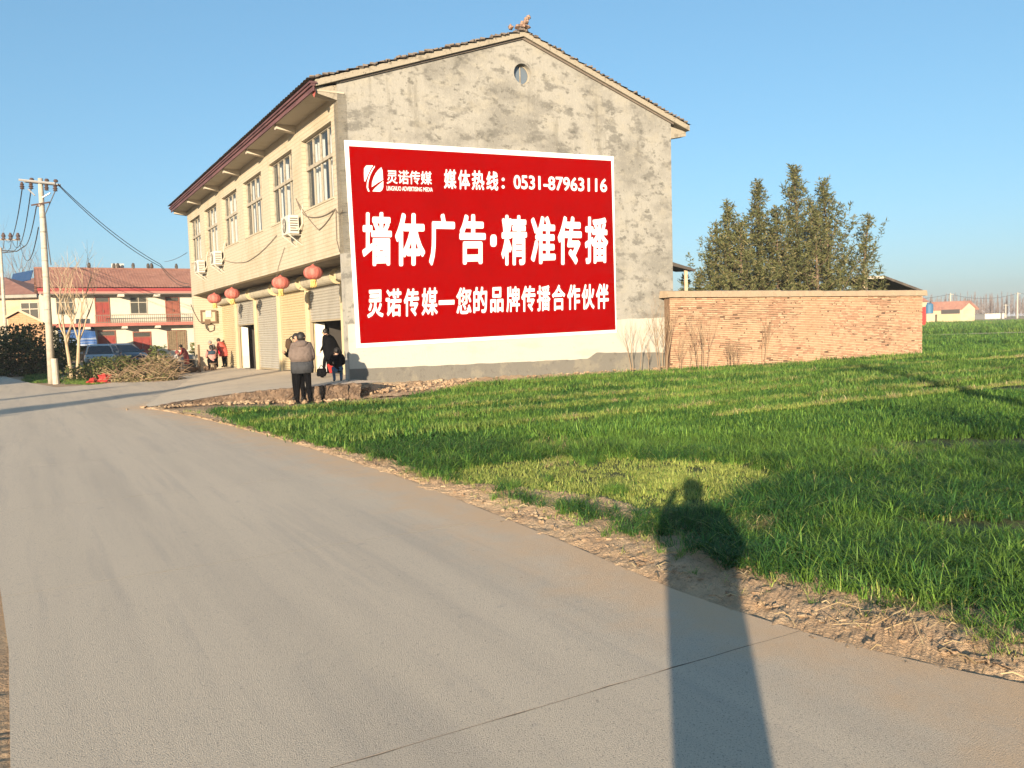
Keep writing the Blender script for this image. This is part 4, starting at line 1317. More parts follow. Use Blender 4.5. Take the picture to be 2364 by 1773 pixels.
# ------------------------------------------------------------------ evergreen trees behind the wall
m_leaf = [M('needle_%d' % i, c, .7, rand=.1, trans=.2, spec=.2) for i, c in enumerate([(.125, .13, .048), (.07, .08, .03), (.19, .165, .075)])]
m_bark = M('bark', (.17, .12, .08), .9, [((.09, .065, .045), 12, .45, .65, .8, (1, 1, .3))], bump=(30, .02))
def conifer(base, H, rad, seed, label, dens=1.0, low=.04, cat='tree', group='evergreen trees behind the brick wall', name='evergreen_tree'):
    r = random.Random(seed)
    th = thing(name, base, label, cat, group)
    tr = MB(); lf = MB()
    lean = Vector((r.uniform(-.05, .05), r.uniform(-.04, .04), 0))
    axis = lambda h: base + Vector((0, 0, H * h)) + lean * (H * h * h)
    tr.tube([axis(i / 8) for i in range(9)], [.13 * H / 8 * (1 - i / 8.6) + .012 for i in range(9)], 7)
    nb = int(96 * dens * H / 8)
    def leaf(p, d, L, w):
        d = d.normalized(); s = d.cross(Vector((r.uniform(-1, 1), r.uniform(-1, 1), r.uniform(-.2, 1))))
        if s.length < .01: return
        s.normalize(); k = len(lf.v)
        lf.v += [p - s * w * .3, p + d * L * .45 - s * w, p + d * L, p + d * L * .45 + s * w]
        lf.f.append((k, k + 1, k + 2, k + 3)); lf.m.append(r.choices((0, 1, 2), (5, 4, 2))[0])
    for b in range(nb):
        h = low + (1 - low) * (b + r.random()) / nb
        a = b * 2.39996 + r.uniform(-.5, .5)
        prof = (1 - h) ** 1.05 * (1.75 + .25 * math.sin(h * 17 + seed)) * min(1, .7 + h * 2)
        L = max(.22, rad * prof * r.uniform(.45, 1.3) * (1 + .3 * math.sin(a * 2 + seed) * (1 - h)))
        d = Vector((math.cos(a), math.sin(a), r.uniform(.15, .6) + .5 * h))
        p0 = axis(h); pts = []
        for k in range(6):
            f = k / 5; pts.append(p0 + Vector((d.x, d.y, 0)).normalized() * L * f + Vector((0, 0, L * (d.z * f * .7 + .75 * f * f - .18 * math.sin(f * 3)))))
        tr.tube([pts[0], pts[2], pts[4]], [.012 + .012 * L, .01 + .006 * L, .006], 3, caps=False)
        ns_ = int(10 + 26 * L)
        for k in range(ns_):
            f = r.random() ** .5; i = min(4, int(f * 5)); p = pts[i].lerp(pts[i + 1], f * 5 - i)
            tw = Vector((r.gauss(0, 1), r.gauss(0, 1), r.gauss(.35, .6))); tw.normalize()
            tl = r.uniform(.1, .3) * (1.15 - f * .5)
            for m in range(3):
                leaf(p + tw * tl * (m / 2.5), tw + Vector((r.gauss(0, .5), r.gauss(0, .5), r.gauss(.25, .4))), r.uniform(.11, .25), r.uniform(.014, .034))
    for k in range(60):                                 # leader
        p = axis(1 - .1 * r.random()); leaf(p, Vector((r.gauss(0, .5), r.gauss(0, .5), 1.0)), r.uniform(.12, .25), .025)
    tr.build('trunk', m_bark, th); tag(lf.build('crown', m_leaf, th), kind='stuff')
    return th
def c6(x, y): return 1500 + x / 2.56, 360 + y / 2.56
for i, (px, py, Y, rad, lb, d) in enumerate(((470, 300, 39.5, 1.75, 'shorter olive evergreen left of the tall group behind the brick wall', 1.0), (645, 168, 40.5, 1.7, 'slender evergreen with pointed top, second from left behind the wall', 1.1),
                                         (885, 78, 41.0, 2.0, 'tallest evergreen tree behind the brick wall', 1.2), (1070, 158, 40.2, 1.75, 'pointed evergreen just right of the tallest one', 1.05),
                                         (1245, 375, 39.6, .95, 'sparse light evergreen at the right end of the group', .6), (760, 330, 38.9, 1.8, 'broad evergreen in front of the tallest tree', 1.0), (540, 400, 38.4, 1.6, 'low evergreen filling the gap left of the tallest tree', .9), (1000, 330, 38.7, 1.6, 'low evergreen filling the gap right of the tallest tree', .9), (385, 420, 40.0, 1.2, 'leaning evergreen at the left end of the group', .7))):
    t = gy(*c6(px, py), Y); conifer(Vector((t.x, Y, 0)), t.z, rad, 11 + i, lb, d)
for i, (px, py, Y, H_, rad, lb) in enumerate(((300, 640, 37.5, 4.0, 1.1, 'low bushy shrub left of the evergreens against the gable'), (215, 700, 36.8, 3.6, .8, 'thin shrub in the gap between gable and evergreens'))):
    t = gy(*c6(px, py), Y); conifer(Vector((t.x, Y, 0)), H_, rad, 40 + i, lb, .8, cat='shrub', group='shrubs behind the brick wall', name='evergreen_shrub')

# sheds behind the wall
m_shroof = M('shed_roof', (.06, .052, .045), .9, [((.11, .09, .07), 3, .5, .65, .7)])
m_post = M('shed_post', (.46, .36, .24), .9, [((.34, .25, .16), 5, .5, .65, .7)])
a0, a1 = gy(*c6(110, 585), 34.5), gy(*c6(268, 666), 34.5)
sh1 = thing('lean_to_roof', Vector((a0.x, 36, 0)), 'dark lean-to roof sticking out behind the right gable corner', 'shed')
mb = MB(); mb.hexa([(a0.x - 1, 34.5, a0.z - .16), (a1.x, 34.5, a1.z - .12), (a1.x, 38.5, a1.z + .15), (a0.x - 1, 38.5, a0.z + .15), (a0.x - 1, 34.5, a0.z + .1), (a1.x + .05, 34.5, a1.z - .04), (a1.x + .05, 38.5, a1.z + .25), (a0.x - 1, 38.5, a0.z + .45)]); mb.build('roof', m_shroof, sh1)
for x, y in ((a1.x - .35, 34.8), (a1.x - .35, 38.2), (a0.x - .6, 38.2), (a0.x - .6, 34.8)):
    mb = MB(); mb.box(x - .07, x + .07, y - .07, y + .07, -.05, a1.z + (a0.z - a1.z) * (a1.x - x) / (a1.x - a0.x + .01) - .08); mb.build('post', m_post, sh1)
b0, b1, b2 = gy(*c6(1290, 712), 41), gy(*c6(1385, 708), 41), gy(*c6(1550, 768), 41)
sh2 = thing('yard_shed', Vector((b1.x, 43, 0)), 'open yard shed with dark sloping roof and pale post behind the wall', 'shed')
mb = MB(); mb.hexa([(b0.x - .3, 41, b1.z - .14), (b1.x, 41, b1.z - .14), (b1.x, 46, b1.z - .14), (b0.x - .3, 46, b1.z - .14), (b0.x - .3, 41, b1.z + .0), (b1.x, 41, b1.z + .0), (b1.x, 46, b1.z + .0), (b0.x - .3, 46, b1.z + .0)]); mb.build('roof_edge', M('shed_fascia', (.38, .34, .28), .85), sh2)
mb = MB(); mb.hexa([(b1.x + .003, 41.05, b1.z - .1), (b2.x + .6, 41.05, b2.z - .35), (b2.x + .6, 46, b2.z - .35), (b1.x + .003, 46, b1.z - .1), (b1.x + .003, 41.05, b1.z + .03), (b2.x + .6, 41.05, b2.z - .22), (b2.x + .6, 46, b2.z - .22), (b1.x + .003, 46, b1.z + .03)]); mb.build('roof', m_shroof, sh2)
mb = MB(); mb.box(b0.x - .3, b2.x, 45.8, 45.95, -.05, 3.2); mb.build('rear_wall', m_dark, sh2)
for x in (b0.x - .12, b2.x + .1):
    mb = MB(); mb.box(x - .16, x + .16, 41.1, 41.4, -.05, (b1.z + .12) if x < b1.x else b2.z - .3); mb.build('post', m_post, sh2)

# ------------------------------------------------------------------ far right: farm, poles, wood
def c8(x, y): return 2080 + x / 7.79, 620 + y / 7.79
m_farm = M('farm_wall', (.42, .34, .235), .9, [((.36, .27, .165), .5, .45, .65, .7)])
m_redroof = M('red_tiles', (.235, .115, .085), .85, [((.18, .085, .065), .6, .45, .65, .8), ((.30, .165, .125), 2.2, .5, .65, .6)])
FY = 172.0
def fp(x, y, Y=FY): return gy(*c8(x, y), Y)
gA, gB = fp(1080, 965), fp(1330, 965)
zg = gh(0, FY) - .1
e1_, e2_, apx = fp(1080, 715), fp(1330, 715), fp(1200, 598)
farm = thing('farmhouse', Vector((gA.x, FY, zg)), 'distant farmhouse with red tiled roof and buff gable at the field edge', 'house')
back = Vector((-.93, .36, 0)).normalized()
Ln = (fp(1080, 715) - fp(530, 715)).length * 1.02
g3 = lambda p, k: Vector((p.x, p.y, p.z)) + back * k
mb = MB()
lo = lambda p: Vector((p.x, p.y, zg - .2))
mb.poly([lo(e1_), lo(e2_), e2_, apx, e1_]); mb.quad([lo(e1_), e1_, g3(e1_, 4), g3(lo(e1_), 4)]); mb.quad([lo(e2_), g3(lo(e2_), Ln), g3(e2_, Ln), e2_])
mb.poly([g3(lo(e1_), Ln), g3(e1_, Ln), g3(apx, Ln), g3(e2_, Ln), g3(lo(e2_), Ln)]); mb.build('wall', m_farm, farm)
mb = MB()
up = Vector((0, 0, .25)); oh = -back * .5
for e, w in ((e1_, -.45), (e2_, .45)):
    ed = e + (e - apx).normalized() * .5
    mb.hexa([ed + oh, apx + oh, g3(apx, Ln), g3(ed, Ln), ed + oh + up, apx + oh + up, g3(apx, Ln) + up, g3(ed, Ln) + up])
mb.build('roof', m_redroof, farm)
mb = MB(); p = g3(e1_, 4.0); mb.quad([lo(p), p, g3(e1_, Ln), lo(g3(e1_, Ln))]); mb.build('recessed_wall', m_br[1], farm)
p0, p1 = fp(955, 730), fp(1075, 812)
mb = MB(); d = Vector((0, -.15, 0)); mb.quad([g3(e1_, .3) + d + Vector((0, 0, -.2)), g3(e1_, 3.9) + d + Vector((0, 0, -.2)), g3(e1_, 3.9) + d - Vector((0, 0, 2.2)), g3(e1_, .3) + d - Vector((0, 0, 2.2))]); mb.build('barn_opening', m_dark, farm)
def box_px(name, q, Y, dep, mat, label, cat, foot=None):
    a, b = fp(q[0], q[3], Y), fp(q[2], q[1], Y)
    z0 = min(a.z, gh(0, Y) - .1) if foot is None else foot
    mb = MB(); mb.box(a.x, b.x, Y, Y + dep, z0, b.z); mb.box(a.x - .08, b.x + .08, Y - .08, Y + dep + .08, b.z + .002, b.z + .14)
    return tag(mb.build(name, mat), label, cat)
m_yard = M('yard_wall', (.44, .335, .2), .9, [((.38, .28, .17), .6, .5, .65, .6)])
box_px('yard_wall', (650, 822, 1070, 990), 166, .4, m_yard, 'buff yard wall in front of the distant farmhouse', 'wall')
box_px('low_wall', (450, 840, 648, 990), 167, .4, M('pale_wall', (.42, .36, .27), .9, [((.3, .25, .19), 1.2, .45, .6, .8)]), 'pale patchy low wall left of the farm yard wall', 'wall')
box_px('concrete_ledge', (1150, 958, 1800, 976), 160, .6, m_path, 'long pale ledge at the field edge below the farmhouse', 'ledge')
box_px('greenhouse', (1510, 812, 1860, 848), 215, 5, M('white_film', (.45, .43, .38), .7), 'long low white greenhouse beyond the farmhouse', 'greenhouse')
tk = fp(500, 812, 166.0); th = thing('water_tank', tk, 'small blue water tank beside the farmhouse', 'tank')
mb = MB(); mb.lathe((tk.x, 166, tk.z), [(.75, 0), (.85, .05), (.85, 1.9), (.7, 2.1), (.25, 2.25)], 20); mb.build('barrel', M('tank_blue', (.035, .12, .22), .5), th)
mb = MB(); mb.box(tk.x - .9, tk.x + .9, 165.2, 166.8, gh(0, 166) - .2, tk.z - .003); mb.build('stand', m_post, th)
rgp = fp(405, 1000, 112); m_gred = M('gate_red', (.32, .025, .02), .6, [((.2, .015, .015), 1, .5, .65, .7)])
th = thing('gate_pillar', Vector((rgp.x, 112, 0)), 'deep red gate pillar with tiled cap seen just past the brick wall', 'gate pillar')
z1, z2, z3 = fp(405, 690, 112).z, fp(405, 600, 112).z, fp(405, 520, 112).z
mb = MB(); mb.box(rgp.x - .35, rgp.x + .33, 112, 112.7, -.1, z1); mb.build('shaft', m_gred, th)
mb = MB(); mb.hexa([(rgp.x - .3, 112.05, z1), (rgp.x + .28, 112.05, z1), (rgp.x + .28, 112.6, z1), (rgp.x - .3, 112.6, z1), (rgp.x - .5, 111.9, z2), (rgp.x + .48, 111.9, z2), (rgp.x + .48, 112.8, z2), (rgp.x - .5, 112.8, z2)]); mb.build('neck', m_farm, th)
mb = MB(); mb.box(rgp.x - .62, rgp.x + .6, 111.7, 112.9, z2 + .002, z2 + .16); mb.hexa([(rgp.x - .5, 111.8, z2 + .16), (rgp.x + .5, 111.8, z2 + .16), (rgp.x + .5, 112.8, z2 + .16), (rgp.x - .5, 112.8, z2 + .16), (rgp.x - .3, 112.2, z3), (rgp.x + .05, 112.2, z3), (rgp.x + .05, 112.5, z3), (rgp.x - .3, 112.5, z3)]); mb.build('cap', m_redroof, th)
m_pole = M('concrete_pole', (.43, .39, .32), .9, [((.33, .29, .23), 2.5, .45, .65, .8, (1, 1, 1.4)), ((.22, .19, .15), 9, .6, .7, .6)], bump=(20, .008))
tops = []
for (x, y0, y1, Y, lb) in ((890, 440, 800, 190, 'distant concrete pole rising behind the farmhouse roof'), (2098, 428, 858, 205, 'distant concrete pole near the right edge of the picture'), (1885, 640, 835, 240, 'faint short concrete post in front of the far wood')):
    t, b = fp(x, y0, Y), fp(x, y1, Y); zb = min(b.z, gh(0, Y)) - .1
    th = thing('far_pole', Vector((t.x, Y, zb)), lb, 'pole', 'poles across the far field')
    mb = MB(); mb.tube([(t.x, Y, zb), (t.x, Y, t.z)], [.22, .14], 8); mb.build('shaft', m_pole, th)
    mb = MB(); mb.box(t.x - .8, t.x + .8, Y - .05, Y + .05, t.z - .4, t.z - .3); mb.build('crossarm', m_pole, th)
    tops.append(Vector((t.x, Y, t.z - .25)))
m_wire = M('overhead_wire', (.07, .07, .075), .6)
far_w = gy(*c8(-450, 560), 175)
cable([far_w, tops[0]], .05, 'thin distant wire from the brick wall to the farm pole', 'overhead_wire', .6, m_wire)
cable([tops[0], tops[1]], .05, 'thin distant wire sagging between the two far poles', 'overhead_wire', 1.2, m_wire)
cable([tops[1], tops[1] + Vector((45, 15, 1))], .05, 'thin distant wire leaving the right far pole', 'overhead_wire', 1.2, m_wire)
# leafless wood on the horizon
m_twig = M('far_twigs', (.16, .13, .118), .95, [((.21, .175, .16), .2, .4, .6, .8)])
wd_ = MB(); r_ = random.Random(5)
def spike(p, d, L, w):
    s = Vector((d.y, -d.x, 0)) if abs(d.z) < .9 else Vector((1, 0, 0)); s = s.normalized() * w
    k = len(wd_.v); wd_.v += [p - s, p + s, p + d * L]; wd_.f.append((k, k + 1, k + 2)); wd_.m.append(0)
for i in range(700):
    Y = r_.uniform(225, 300); X = r_.uniform(.30, 1.05) * Y; H_ = r_.uniform(5.5, 9) * (1 + .3 * ns(X * .03, 3)); z = gh(X, Y) - .2
    b = Vector((X, Y, z)); wd_.tube([b, b + Vector((r_.uniform(-.2, .2), 0, H_ * .9))], [.05, .02], 4, caps=False)
    for k in range(120):
        h = r_.uniform(.12, .95); a = r_.uniform(0, 6.28); L = (1.05 - h) * r_.uniform(1.0, 2.9)
        spike(b + Vector((0, 0, H_ * h)), Vector((math.cos(a) * .5, math.sin(a) * .5, r_.uniform(.6, 1.1))), L * .8, .06)
tag(wd_.build('bare_wood', m_twig), 'leafless grey brown wood along the far horizon at right', 'wood', kind='stuff')

# ------------------------------------------------------------------ left: two storey house parallel to the gable
def ch(x, y): return 100 + x / 5.53, 600 + y / 5.53
HO = gy(95, 700, 68); HO.z = 0
def PH_(t, d, z): return Vector((HO.x + VD.x * t + UD.x * d, HO.y + VD.y * t + UD.y * d, z))
def hp(x, y, d=0.0): return onp(*ch(x, y), PH_(0, d, 0), VD)
def hbox(mb, t0, t1, d0, d1, z0, z1, mi=0): mb.box(t0, t1, d0, d1, z0, z1, PH_, mi)
m_house = M('house_cream', (.50, .465, .37), .9, [((.44, .40, .315), .6, .45, .65, .7), ((.26, .22, .16), 3, .62, .72, .5)])
m_hgrey = M('house_grey', (.27, .25, .215), .9, [((.2, .185, .16), 1.4, .45, .65, .8)])
m_hred = M('house_door_red', (.235, .04, .03), .7, [((.15, .028, .022), 2, .5, .65, .8), ((.33, .09, .065), 7, .62, .7, .6)])
m_hbrown = M('house_door_brown', (.23, .075, .045), .7, [((.16, .05, .035), 2, .5, .65, .8)])
m_rail = M('rail_iron', (.17, .13, .095), .6)
m_hglass = glass_mat('house_glass', (.045, .045, .04), .05, .25)
m_hfr = M('house_frame', (.36, .32, .25), .7)
house = thing('village_house', PH_(6, 0, 0), 'two storey cream house with red tiled roof, red doors and balcony across the street', 'house')
HT = 24.0
zE = hp(900, 400, -1.1)[1]; zS = hp(900, 812, -1.1)[1]
mb = MB(); hbox(mb, 0, HT, 0, 7, -.2, zE); mb.build('wall', m_house, house)
mb = MB(); hbox(mb, -.02, HT, -1.15, -.003, zS - .22, zS - .02); mb.build('balcony_slab', m_hgrey, house)
mb = MB(); hbox(mb, 0, HT, -1.22, -1.15, zS - .24, zS + .04); mb.build('balcony_edge', M('edge_red', (.36, .12, .09), .8, [((.26, .08, .06), 3, .5, .65, .7)]), house)
mb = MB(); hbox(mb, 0, HT, -1.1, -.003, zE - .25, zE - .05); mb.build('eave_soffit', m_hgrey, house)
mb = MB(); hbox(mb, -.2, HT, -1.2, -1.1, zE - .18, zE + .02); mb.build('eave_board', M('eave_pink', (.42, .17, .14), .8), house)
mb = MB(); hbox(mb, -.25, HT, -1.3, -1.05, zE + .022, zE + .27); mb.build('eave_red', M('eave_red', (.26, .035, .035), .7), house)
zR = hp(900, 124, 3.4)[1]
def tiled(mb, fn, s0, s1, pitch, d0, z0, d1, z1, courses, amp=.03, step=.03):
    n = int((s1 - s0) / pitch) * 3; base = len(mb.v)
    for c in range(courses):
        for e in (0, 1):
            f = (c + e * .999) / courses
            for i in range(n + 1):
                s = s0 + (s1 - s0) * i / n
                mb.v.append(fn(s, d0 + (d1 - d0) * f, z0 + (z1 - z0) * f + (step if e == 0 else 0) + amp * (1, .2, .2)[i % 3]))
    for r in range(courses * 2 - 1):
        for i in range(n):
            k = base + r * (n + 1) + i; mb.f.append((k, k + 1, k + n + 2, k + n + 1)); mb.m.append(0)
mb = MB(); tiled(mb, PH_, -.3, HT, .24, -1.35, zE + .27, 3.4, zR, 17, .05, .05); tiled(mb, PH_, -.3, HT, .5, 8.2, zE + .27, 3.4, zR, 6, .05, .05); hr = mb.build('roof', m_redroof, house)
mb = MB(); mb.tube([PH_(-.3, 3.4, zR + .05), PH_(HT, 3.4, zR + .05)], .13, 7); mb.build('ridge', m_redroof, hr)
for x in (585, 905, 955, 1150, 1340, 1385, 1700):
    t, _ = hp(x, 110, 3.4)
    mb = MB(); mb.blob(PH_(t, 3.4, zR + .33), (.16, .16, .3), .4, seed=x); mb.build('ridge_finial', m_shroof, hr)
mb = MB(); t0, t1 = hp(880, 110, 3.6)[0], hp(1040, 110, 3.6)[0]; mb.tube([PH_(t0, 4.2, zR + .35), PH_(t1, 4.2, zR + .35)], .3, 12); mb.build('solar_drum', m_ac, hr)
for (x, y) in ((990, 415), (1450, 415)):
    t = hp(x, y, -1.1)[0]; mb = MB(); hbox(mb, t - .25, t + .25, -1.18, -.01, zE - .48, zE - .26); mb.build('beam_end', m_house, house)
for (x, y) in ((1040, 850), (1465, 838), (565, 850)):
    t = hp(x, y, -1.1)[0]; mb = MB(); hbox(mb, t - .22, t + .22, -1.16, -.01, zS - .46, zS - .25); mb.build('beam_end', m_house, house)
def house_window(x0, x1, y0, y1, name='window', cols=2, tr=.33, mat=None, d=0.0, dark=None):
    t0, z1 = hp(x0, y0, d); t1, z0 = hp(x1, y1, d); z1 = hp((x0 + x1) / 2, y0, d)[1]; z0 = hp((x0 + x1) / 2, y1, d)[1]
    w = thing(name, PH_((t0 + t1) / 2, d, z0), None, None); w.parent = house; w.location -= house.location
    m = MB(); e = .07
    hbox(m, t0, t0 + e, d - .05, d - .003, z0, z1); hbox(m, t1 - e, t1, d - .05, d - .003, z0, z1); hbox(m, t0 + e, t1 - e, d - .05, d - .003, z1 - e, z1); hbox(m, t0 + e, t1 - e, d - .05, d - .003, z0, z0 + e)
    zt = z1 - (z1 - z0) * tr
    hbox(m, t0 + e, t1 - e, d - .05, d - .003, zt - .035, zt + .035)
    for k in range(1, cols):
        c = t0 + (t1 - t0) * k / cols; hbox(m, c - .03, c + .03, d - .048, d - .003, z0 + e, zt - .035); hbox(m, c - .03, c + .03, d - .048, d - .003, zt + .035, z1 - e)
    m.build('frame', m_hfr if mat is None else mat, w)
    for k in range(cols):
        a, b = t0 + (t1 - t0) * k / cols, t0 + (t1 - t0) * (k + 1) / cols
        for (u0, u1) in ((z0, zt), (zt, z1)):
            m = MB(); m.quad([PH_(a + .03, d - .02, u0 + .03), PH_(b - .03, d - .02, u0 + .03), PH_(b - .03, d - .02, u1 - .03), PH_(a + .03, d - .02, u1 - .03)]); m.build('pane', m_hglass if dark is None else dark, w)
    return w
def house_door(x0, x1, y0, y1, ytr, mat, d=0.0):
    t0 = hp(x0, y0, d)[0]; t1 = hp(x1, y1, d)[0]; xm = (x0 + x1) / 2; z1, z0, zt = hp(xm, y0, d)[1], hp(xm, y1, d)[1], hp(xm, ytr, d)[1]
    w = thing('door', PH_((t0 + t1) / 2, d, z0), None, None); w.parent = house; w.location -= house.location
    m = MB(); e = .08
    hbox(m, t0, t0 + e, d - .06, d - .003, z0, z1); hbox(m, t1 - e, t1, d - .06, d - .003, z0, z1); hbox(m, t0 + e, t1 - e, d - .06, d - .003, z1 - e, z1); hbox(m, t0 + e, t1 - e, d - .06, d - .003, zt - .04, zt + .04); m.build('frame', m_hbrown, w)
    tm = (t0 + t1) / 2
    for a, b in ((t0 + e, tm - .012), (tm + .012, t1 - e)):
        m = MB(); hbox(m, a, b, d - .035, d - .003, z0, zt - .042)
        for (u0, u1) in ((.08, .45), (.55, .92)):
            hbox(m, a + .1, b - .1, d - .05, d - .034, z0 + (zt - z0) * u0, z0 + (zt - z0) * u1)
        m.build('leaf', mat, w)
    m = MB(); m.quad([PH_(t0 + e, d - .02, zt + .04), PH_(t1 - e, d - .02, zt + .04), PH_(t1 - e, d - .02, z1 - e), PH_(t0 + e, d - .02, z1 - e)]); m.build('transom_pane', m_hglass, w)
    m = MB(); m.tube([PH_(tm + .07, d - .09, z0 + 1.0), PH_(tm + .07, d - .09, z0 + 1.25)], .025, 6); m.build('handle', m_rail, w)
house_window(150, 405, 475, 700, cols=2, tr=.3)
house_door(650, 862, 470, 815, 540, m_hred)
house_window(1098, 1332, 470, 690, cols=2)
house_door(1550, 1752, 470, 800, 530, m_hbrown)
house_door(690, 940, 900, 1215, 970, m_hred)
house_door(1138, 1392, 915, 1240, 985, m_hred)
m_lat = M('lattice_blind', (.23, .17, .1), .9, [((.15, .105, .06), 4, .45, .6, .8)])
house_window(1575, 1832, 895, 1150, cols=2, tr=.02, mat=m_hbrown, dark=m_lat)
lt = MB()
t0, t1 = hp(1580, 900)[0], hp(1828, 900)[0]; z1, z0 = hp(1700, 900)[1], hp(1700, 1150)[1]
for k in range(11): u = z0 + (z1 - z0) * (k + .5) / 11; hbox(lt, t0, t1, -.075, -.055, u - .03, u + .03)
for k in range(9): u = t0 + (t1 - t0) * (k + .5) / 9; hbox(lt, u - .025, u + .025, -.095, -.076, z0, z1)
tag(lt.build('lattice', m_lat, house), kind='stuff')
# left bay: dark bay wall, parapet, blue awning over an opening
ta, tb = hp(100, 700)[0], hp(650, 700)[0]
mb = MB(); hbox(mb, 0, hp(410, 700, -1.2)[0], -1.3, -1.222, zS + .05, hp(300, 704, -1.2)[1]); mb.build('parapet', m_house, house)
o0, o1 = hp(185, 860)[0], hp(650, 860)[0]; zo = hp(400, 860)[1]
mb = MB(); hbox(mb, o0, o1, -.03, -.004, -.1, zo); mb.build('garage_opening', m_dark, house)
m_blue = M('awning_blue', (.035, .10, .27), .7, [((.3, .34, .4), 1.4, .5, .56, .9, (.1, .1, 3))])
aw = MB(); za, zb_ = hp(400, 870, -1.0)[1], hp(400, 1055, -1.8)[1]
for i in range(24):
    a, b = o0 + (o1 - o0) * i / 24, o0 + (o1 - o0) * (i + 1) / 24
    w0, w1 = .05 * math.sin(i * 1.1), .05 * math.sin((i + 1) * 1.1)
    aw.quad([PH_(a, -1.75 + w0, zb_), PH_(b, -1.75 + w1, zb_), PH_(b, -.1, za), PH_(a, -.1, za)])
    aw.quad([PH_(a, -1.75 + w0, zb_ - .3), PH_(b, -1.75 + w1, zb_ - .3), PH_(b, -1.75 + w1, zb_), PH_(a, -1.75 + w0, zb_)])
aw.build('awning', m_blue, house)
# balcony railing
rt0, rt1 = hp(662, 750, -1.15)[0], HT - .1; zr0, zr1 = zS, hp(1300, 698, -1.15)[1]
rl = thing('balcony_railing', PH_((rt0 + rt1) / 2, -1.12, zS), None, None); rl.parent = house; rl.location -= house.location
for z in (zr1, zr0 + .12):
    mb = MB(); hbox(mb, rt0, rt1, -1.14, -1.08, z - .03, z + .03); mb.build('rail', m_rail, rl)
mb = MB(); n = int((rt1 - rt0) / .17)
for k in range(n + 1):
    t = rt0 + (rt1 - rt0) * k / n
    mb.box(t - .018, t + .018, -1.125, -1.095, zr0 + .05, zr1 - .03, PH_)
tag(mb.build('baluster', m_rail, rl), kind='stuff')

# house far left with red hipped roof, brick shed before it
def cl_(x, y): return x / 4.88, 560 + y / 4.88
def lp(x, y, Y): return gy(*cl_(x, y), Y)
Y2 = 82.0
a, b = lp(-700, 640, Y2), lp(452, 640, Y2)
lh = thing('hip_roof_house', Vector((b.x - 5, Y2, 0)), 'cream house with red hipped roof at the left edge', 'house')
zt = lp(250, 600, Y2).z
mb = MB(); mb.box(a.x, b.x, Y2, Y2 + 8, -.2, zt - .25); mb.build('wall', m_farm, lh)
mb = MB(); mb.box(a.x - .3, b.x + .2, Y2 - .9, Y2 + 8.5, zt - .248, zt + .1); mb.build('eave', m_hgrey, lh)
zr = lp(60, 385, Y2 + 4).z; xr = lp(40, 385, Y2 + 4).x
mb = MB(); mb.quad([(a.x - .4, Y2 - 1, zt + .1), (b.x + .3, Y2 - 1, zt + .1), (xr, Y2 + 4, zr), (a.x, Y2 + 4, zr)]); mb.quad([(b.x + .3, Y2 - 1, zt + .1), (b.x + .3, Y2 + 9, zt + .1), (xr, Y2 + 4, zr)]); mb.quad([(b.x + .3, Y2 + 9, zt + .1), (a.x - .4, Y2 + 9, zt + .1), (a.x, Y2 + 4, zr), (xr, Y2 + 4, zr)]); mb.build('roof', m_redroof, lh)
w0, w1 = lp(230, 680, Y2), lp(450, 872, Y2)
wi = thing('window', Vector(((w0.x + w1.x) / 2, Y2, w1.z)), None, None); wi.parent = lh; wi.location -= lh.location
mb = MB()
for x in (w0.x, (w0.x + w1.x) / 2 - .05, w1.x - .1): mb.box(x, x + .1, Y2 - .06, Y2 - .003, w1.z, w0.z)
for z in (w1.z - .05, (w0.z + w1.z) / 2 + .2, w0.z - .05): mb.box(w0.x + .1, w1.x - .1, Y2 - .055, Y2 - .003, z, z + .1)
mb.build('frame', m_hfr, wi)
mb = MB(); mb.quad([(w0.x, Y2 - .02, w1.z), (w1.x, Y2 - .02, w1.z), (w1.x, Y2 - .02, w0.z), (w0.x, Y2 - .02, w0.z)]); mb.build('pane', m_hglass, wi)
# roof behind with solar panel
Y3 = 96.0
p, q = lp(180, 400, Y3), lp(640, 400, Y3)
bh = thing('rear_house', Vector(((p.x + q.x) / 2, Y3, 0)), 'red roofed house half hidden behind the hipped roof', 'house')
ze = lp(300, 520, Y3).z
mb = MB(); mb.box(p.x, q.x, Y3, Y3 + 7, -.2, ze); mb.build('wall', m_house, bh)
zz = lp(300, 392, Y3 + 4).z
mb = MB(); mb.hexa([(p.x - 3, Y3 - .5, ze), (q.x, Y3 - .5, ze), (q.x, Y3 + 4, zz), (p.x + 1, Y3 + 4, zz), (p.x - 3, Y3 - .5, ze + .15), (q.x, Y3 - .5, ze + .15), (q.x, Y3 + 4, zz + .15), (p.x + 1, Y3 + 4, zz + .15)]); mb.build('roof', m_redroof, bh)
s0 = lp(245, 388, 88); th = thing('solar_panel', s0, 'tilted blue solar panel above the left roofs', 'solar panel')
rot = Matrix.Rotation(-.16, 3, 'Y') @ Matrix.Rotation(.9, 3, 'X')
mb = MB(); mb.rbox(s0.x, 88, s0.z, 2.3, 1.5, .08, rot); mb.build('panel', M('solar_blue', (.02, .05, .12), .25, spec=.6), th)
mb = MB(); mb.tube([s0 - Vector((0, 0, .1)), (s0.x + .3, 88.4, lp(245, 560, 88).z)], .06, 6); mb.build('mast', m_pole, th)
Y4 = 55.0
sp = [lp(*q, Y4) for q in ((88, 850), (228, 775), (505, 905))]
bs = thing('brick_shed', Vector((sp[1].x, Y4, 0)), 'orange brick shed gable behind the dark bushes at left', 'shed')
mb = MB(); pts = [(sp[0].x, Y4, 0), (sp[2].x, Y4, 0), (sp[2].x, Y4, sp[2].z), (sp[1].x, Y4, sp[1].z), (sp[0].x, Y4, sp[0].z)]
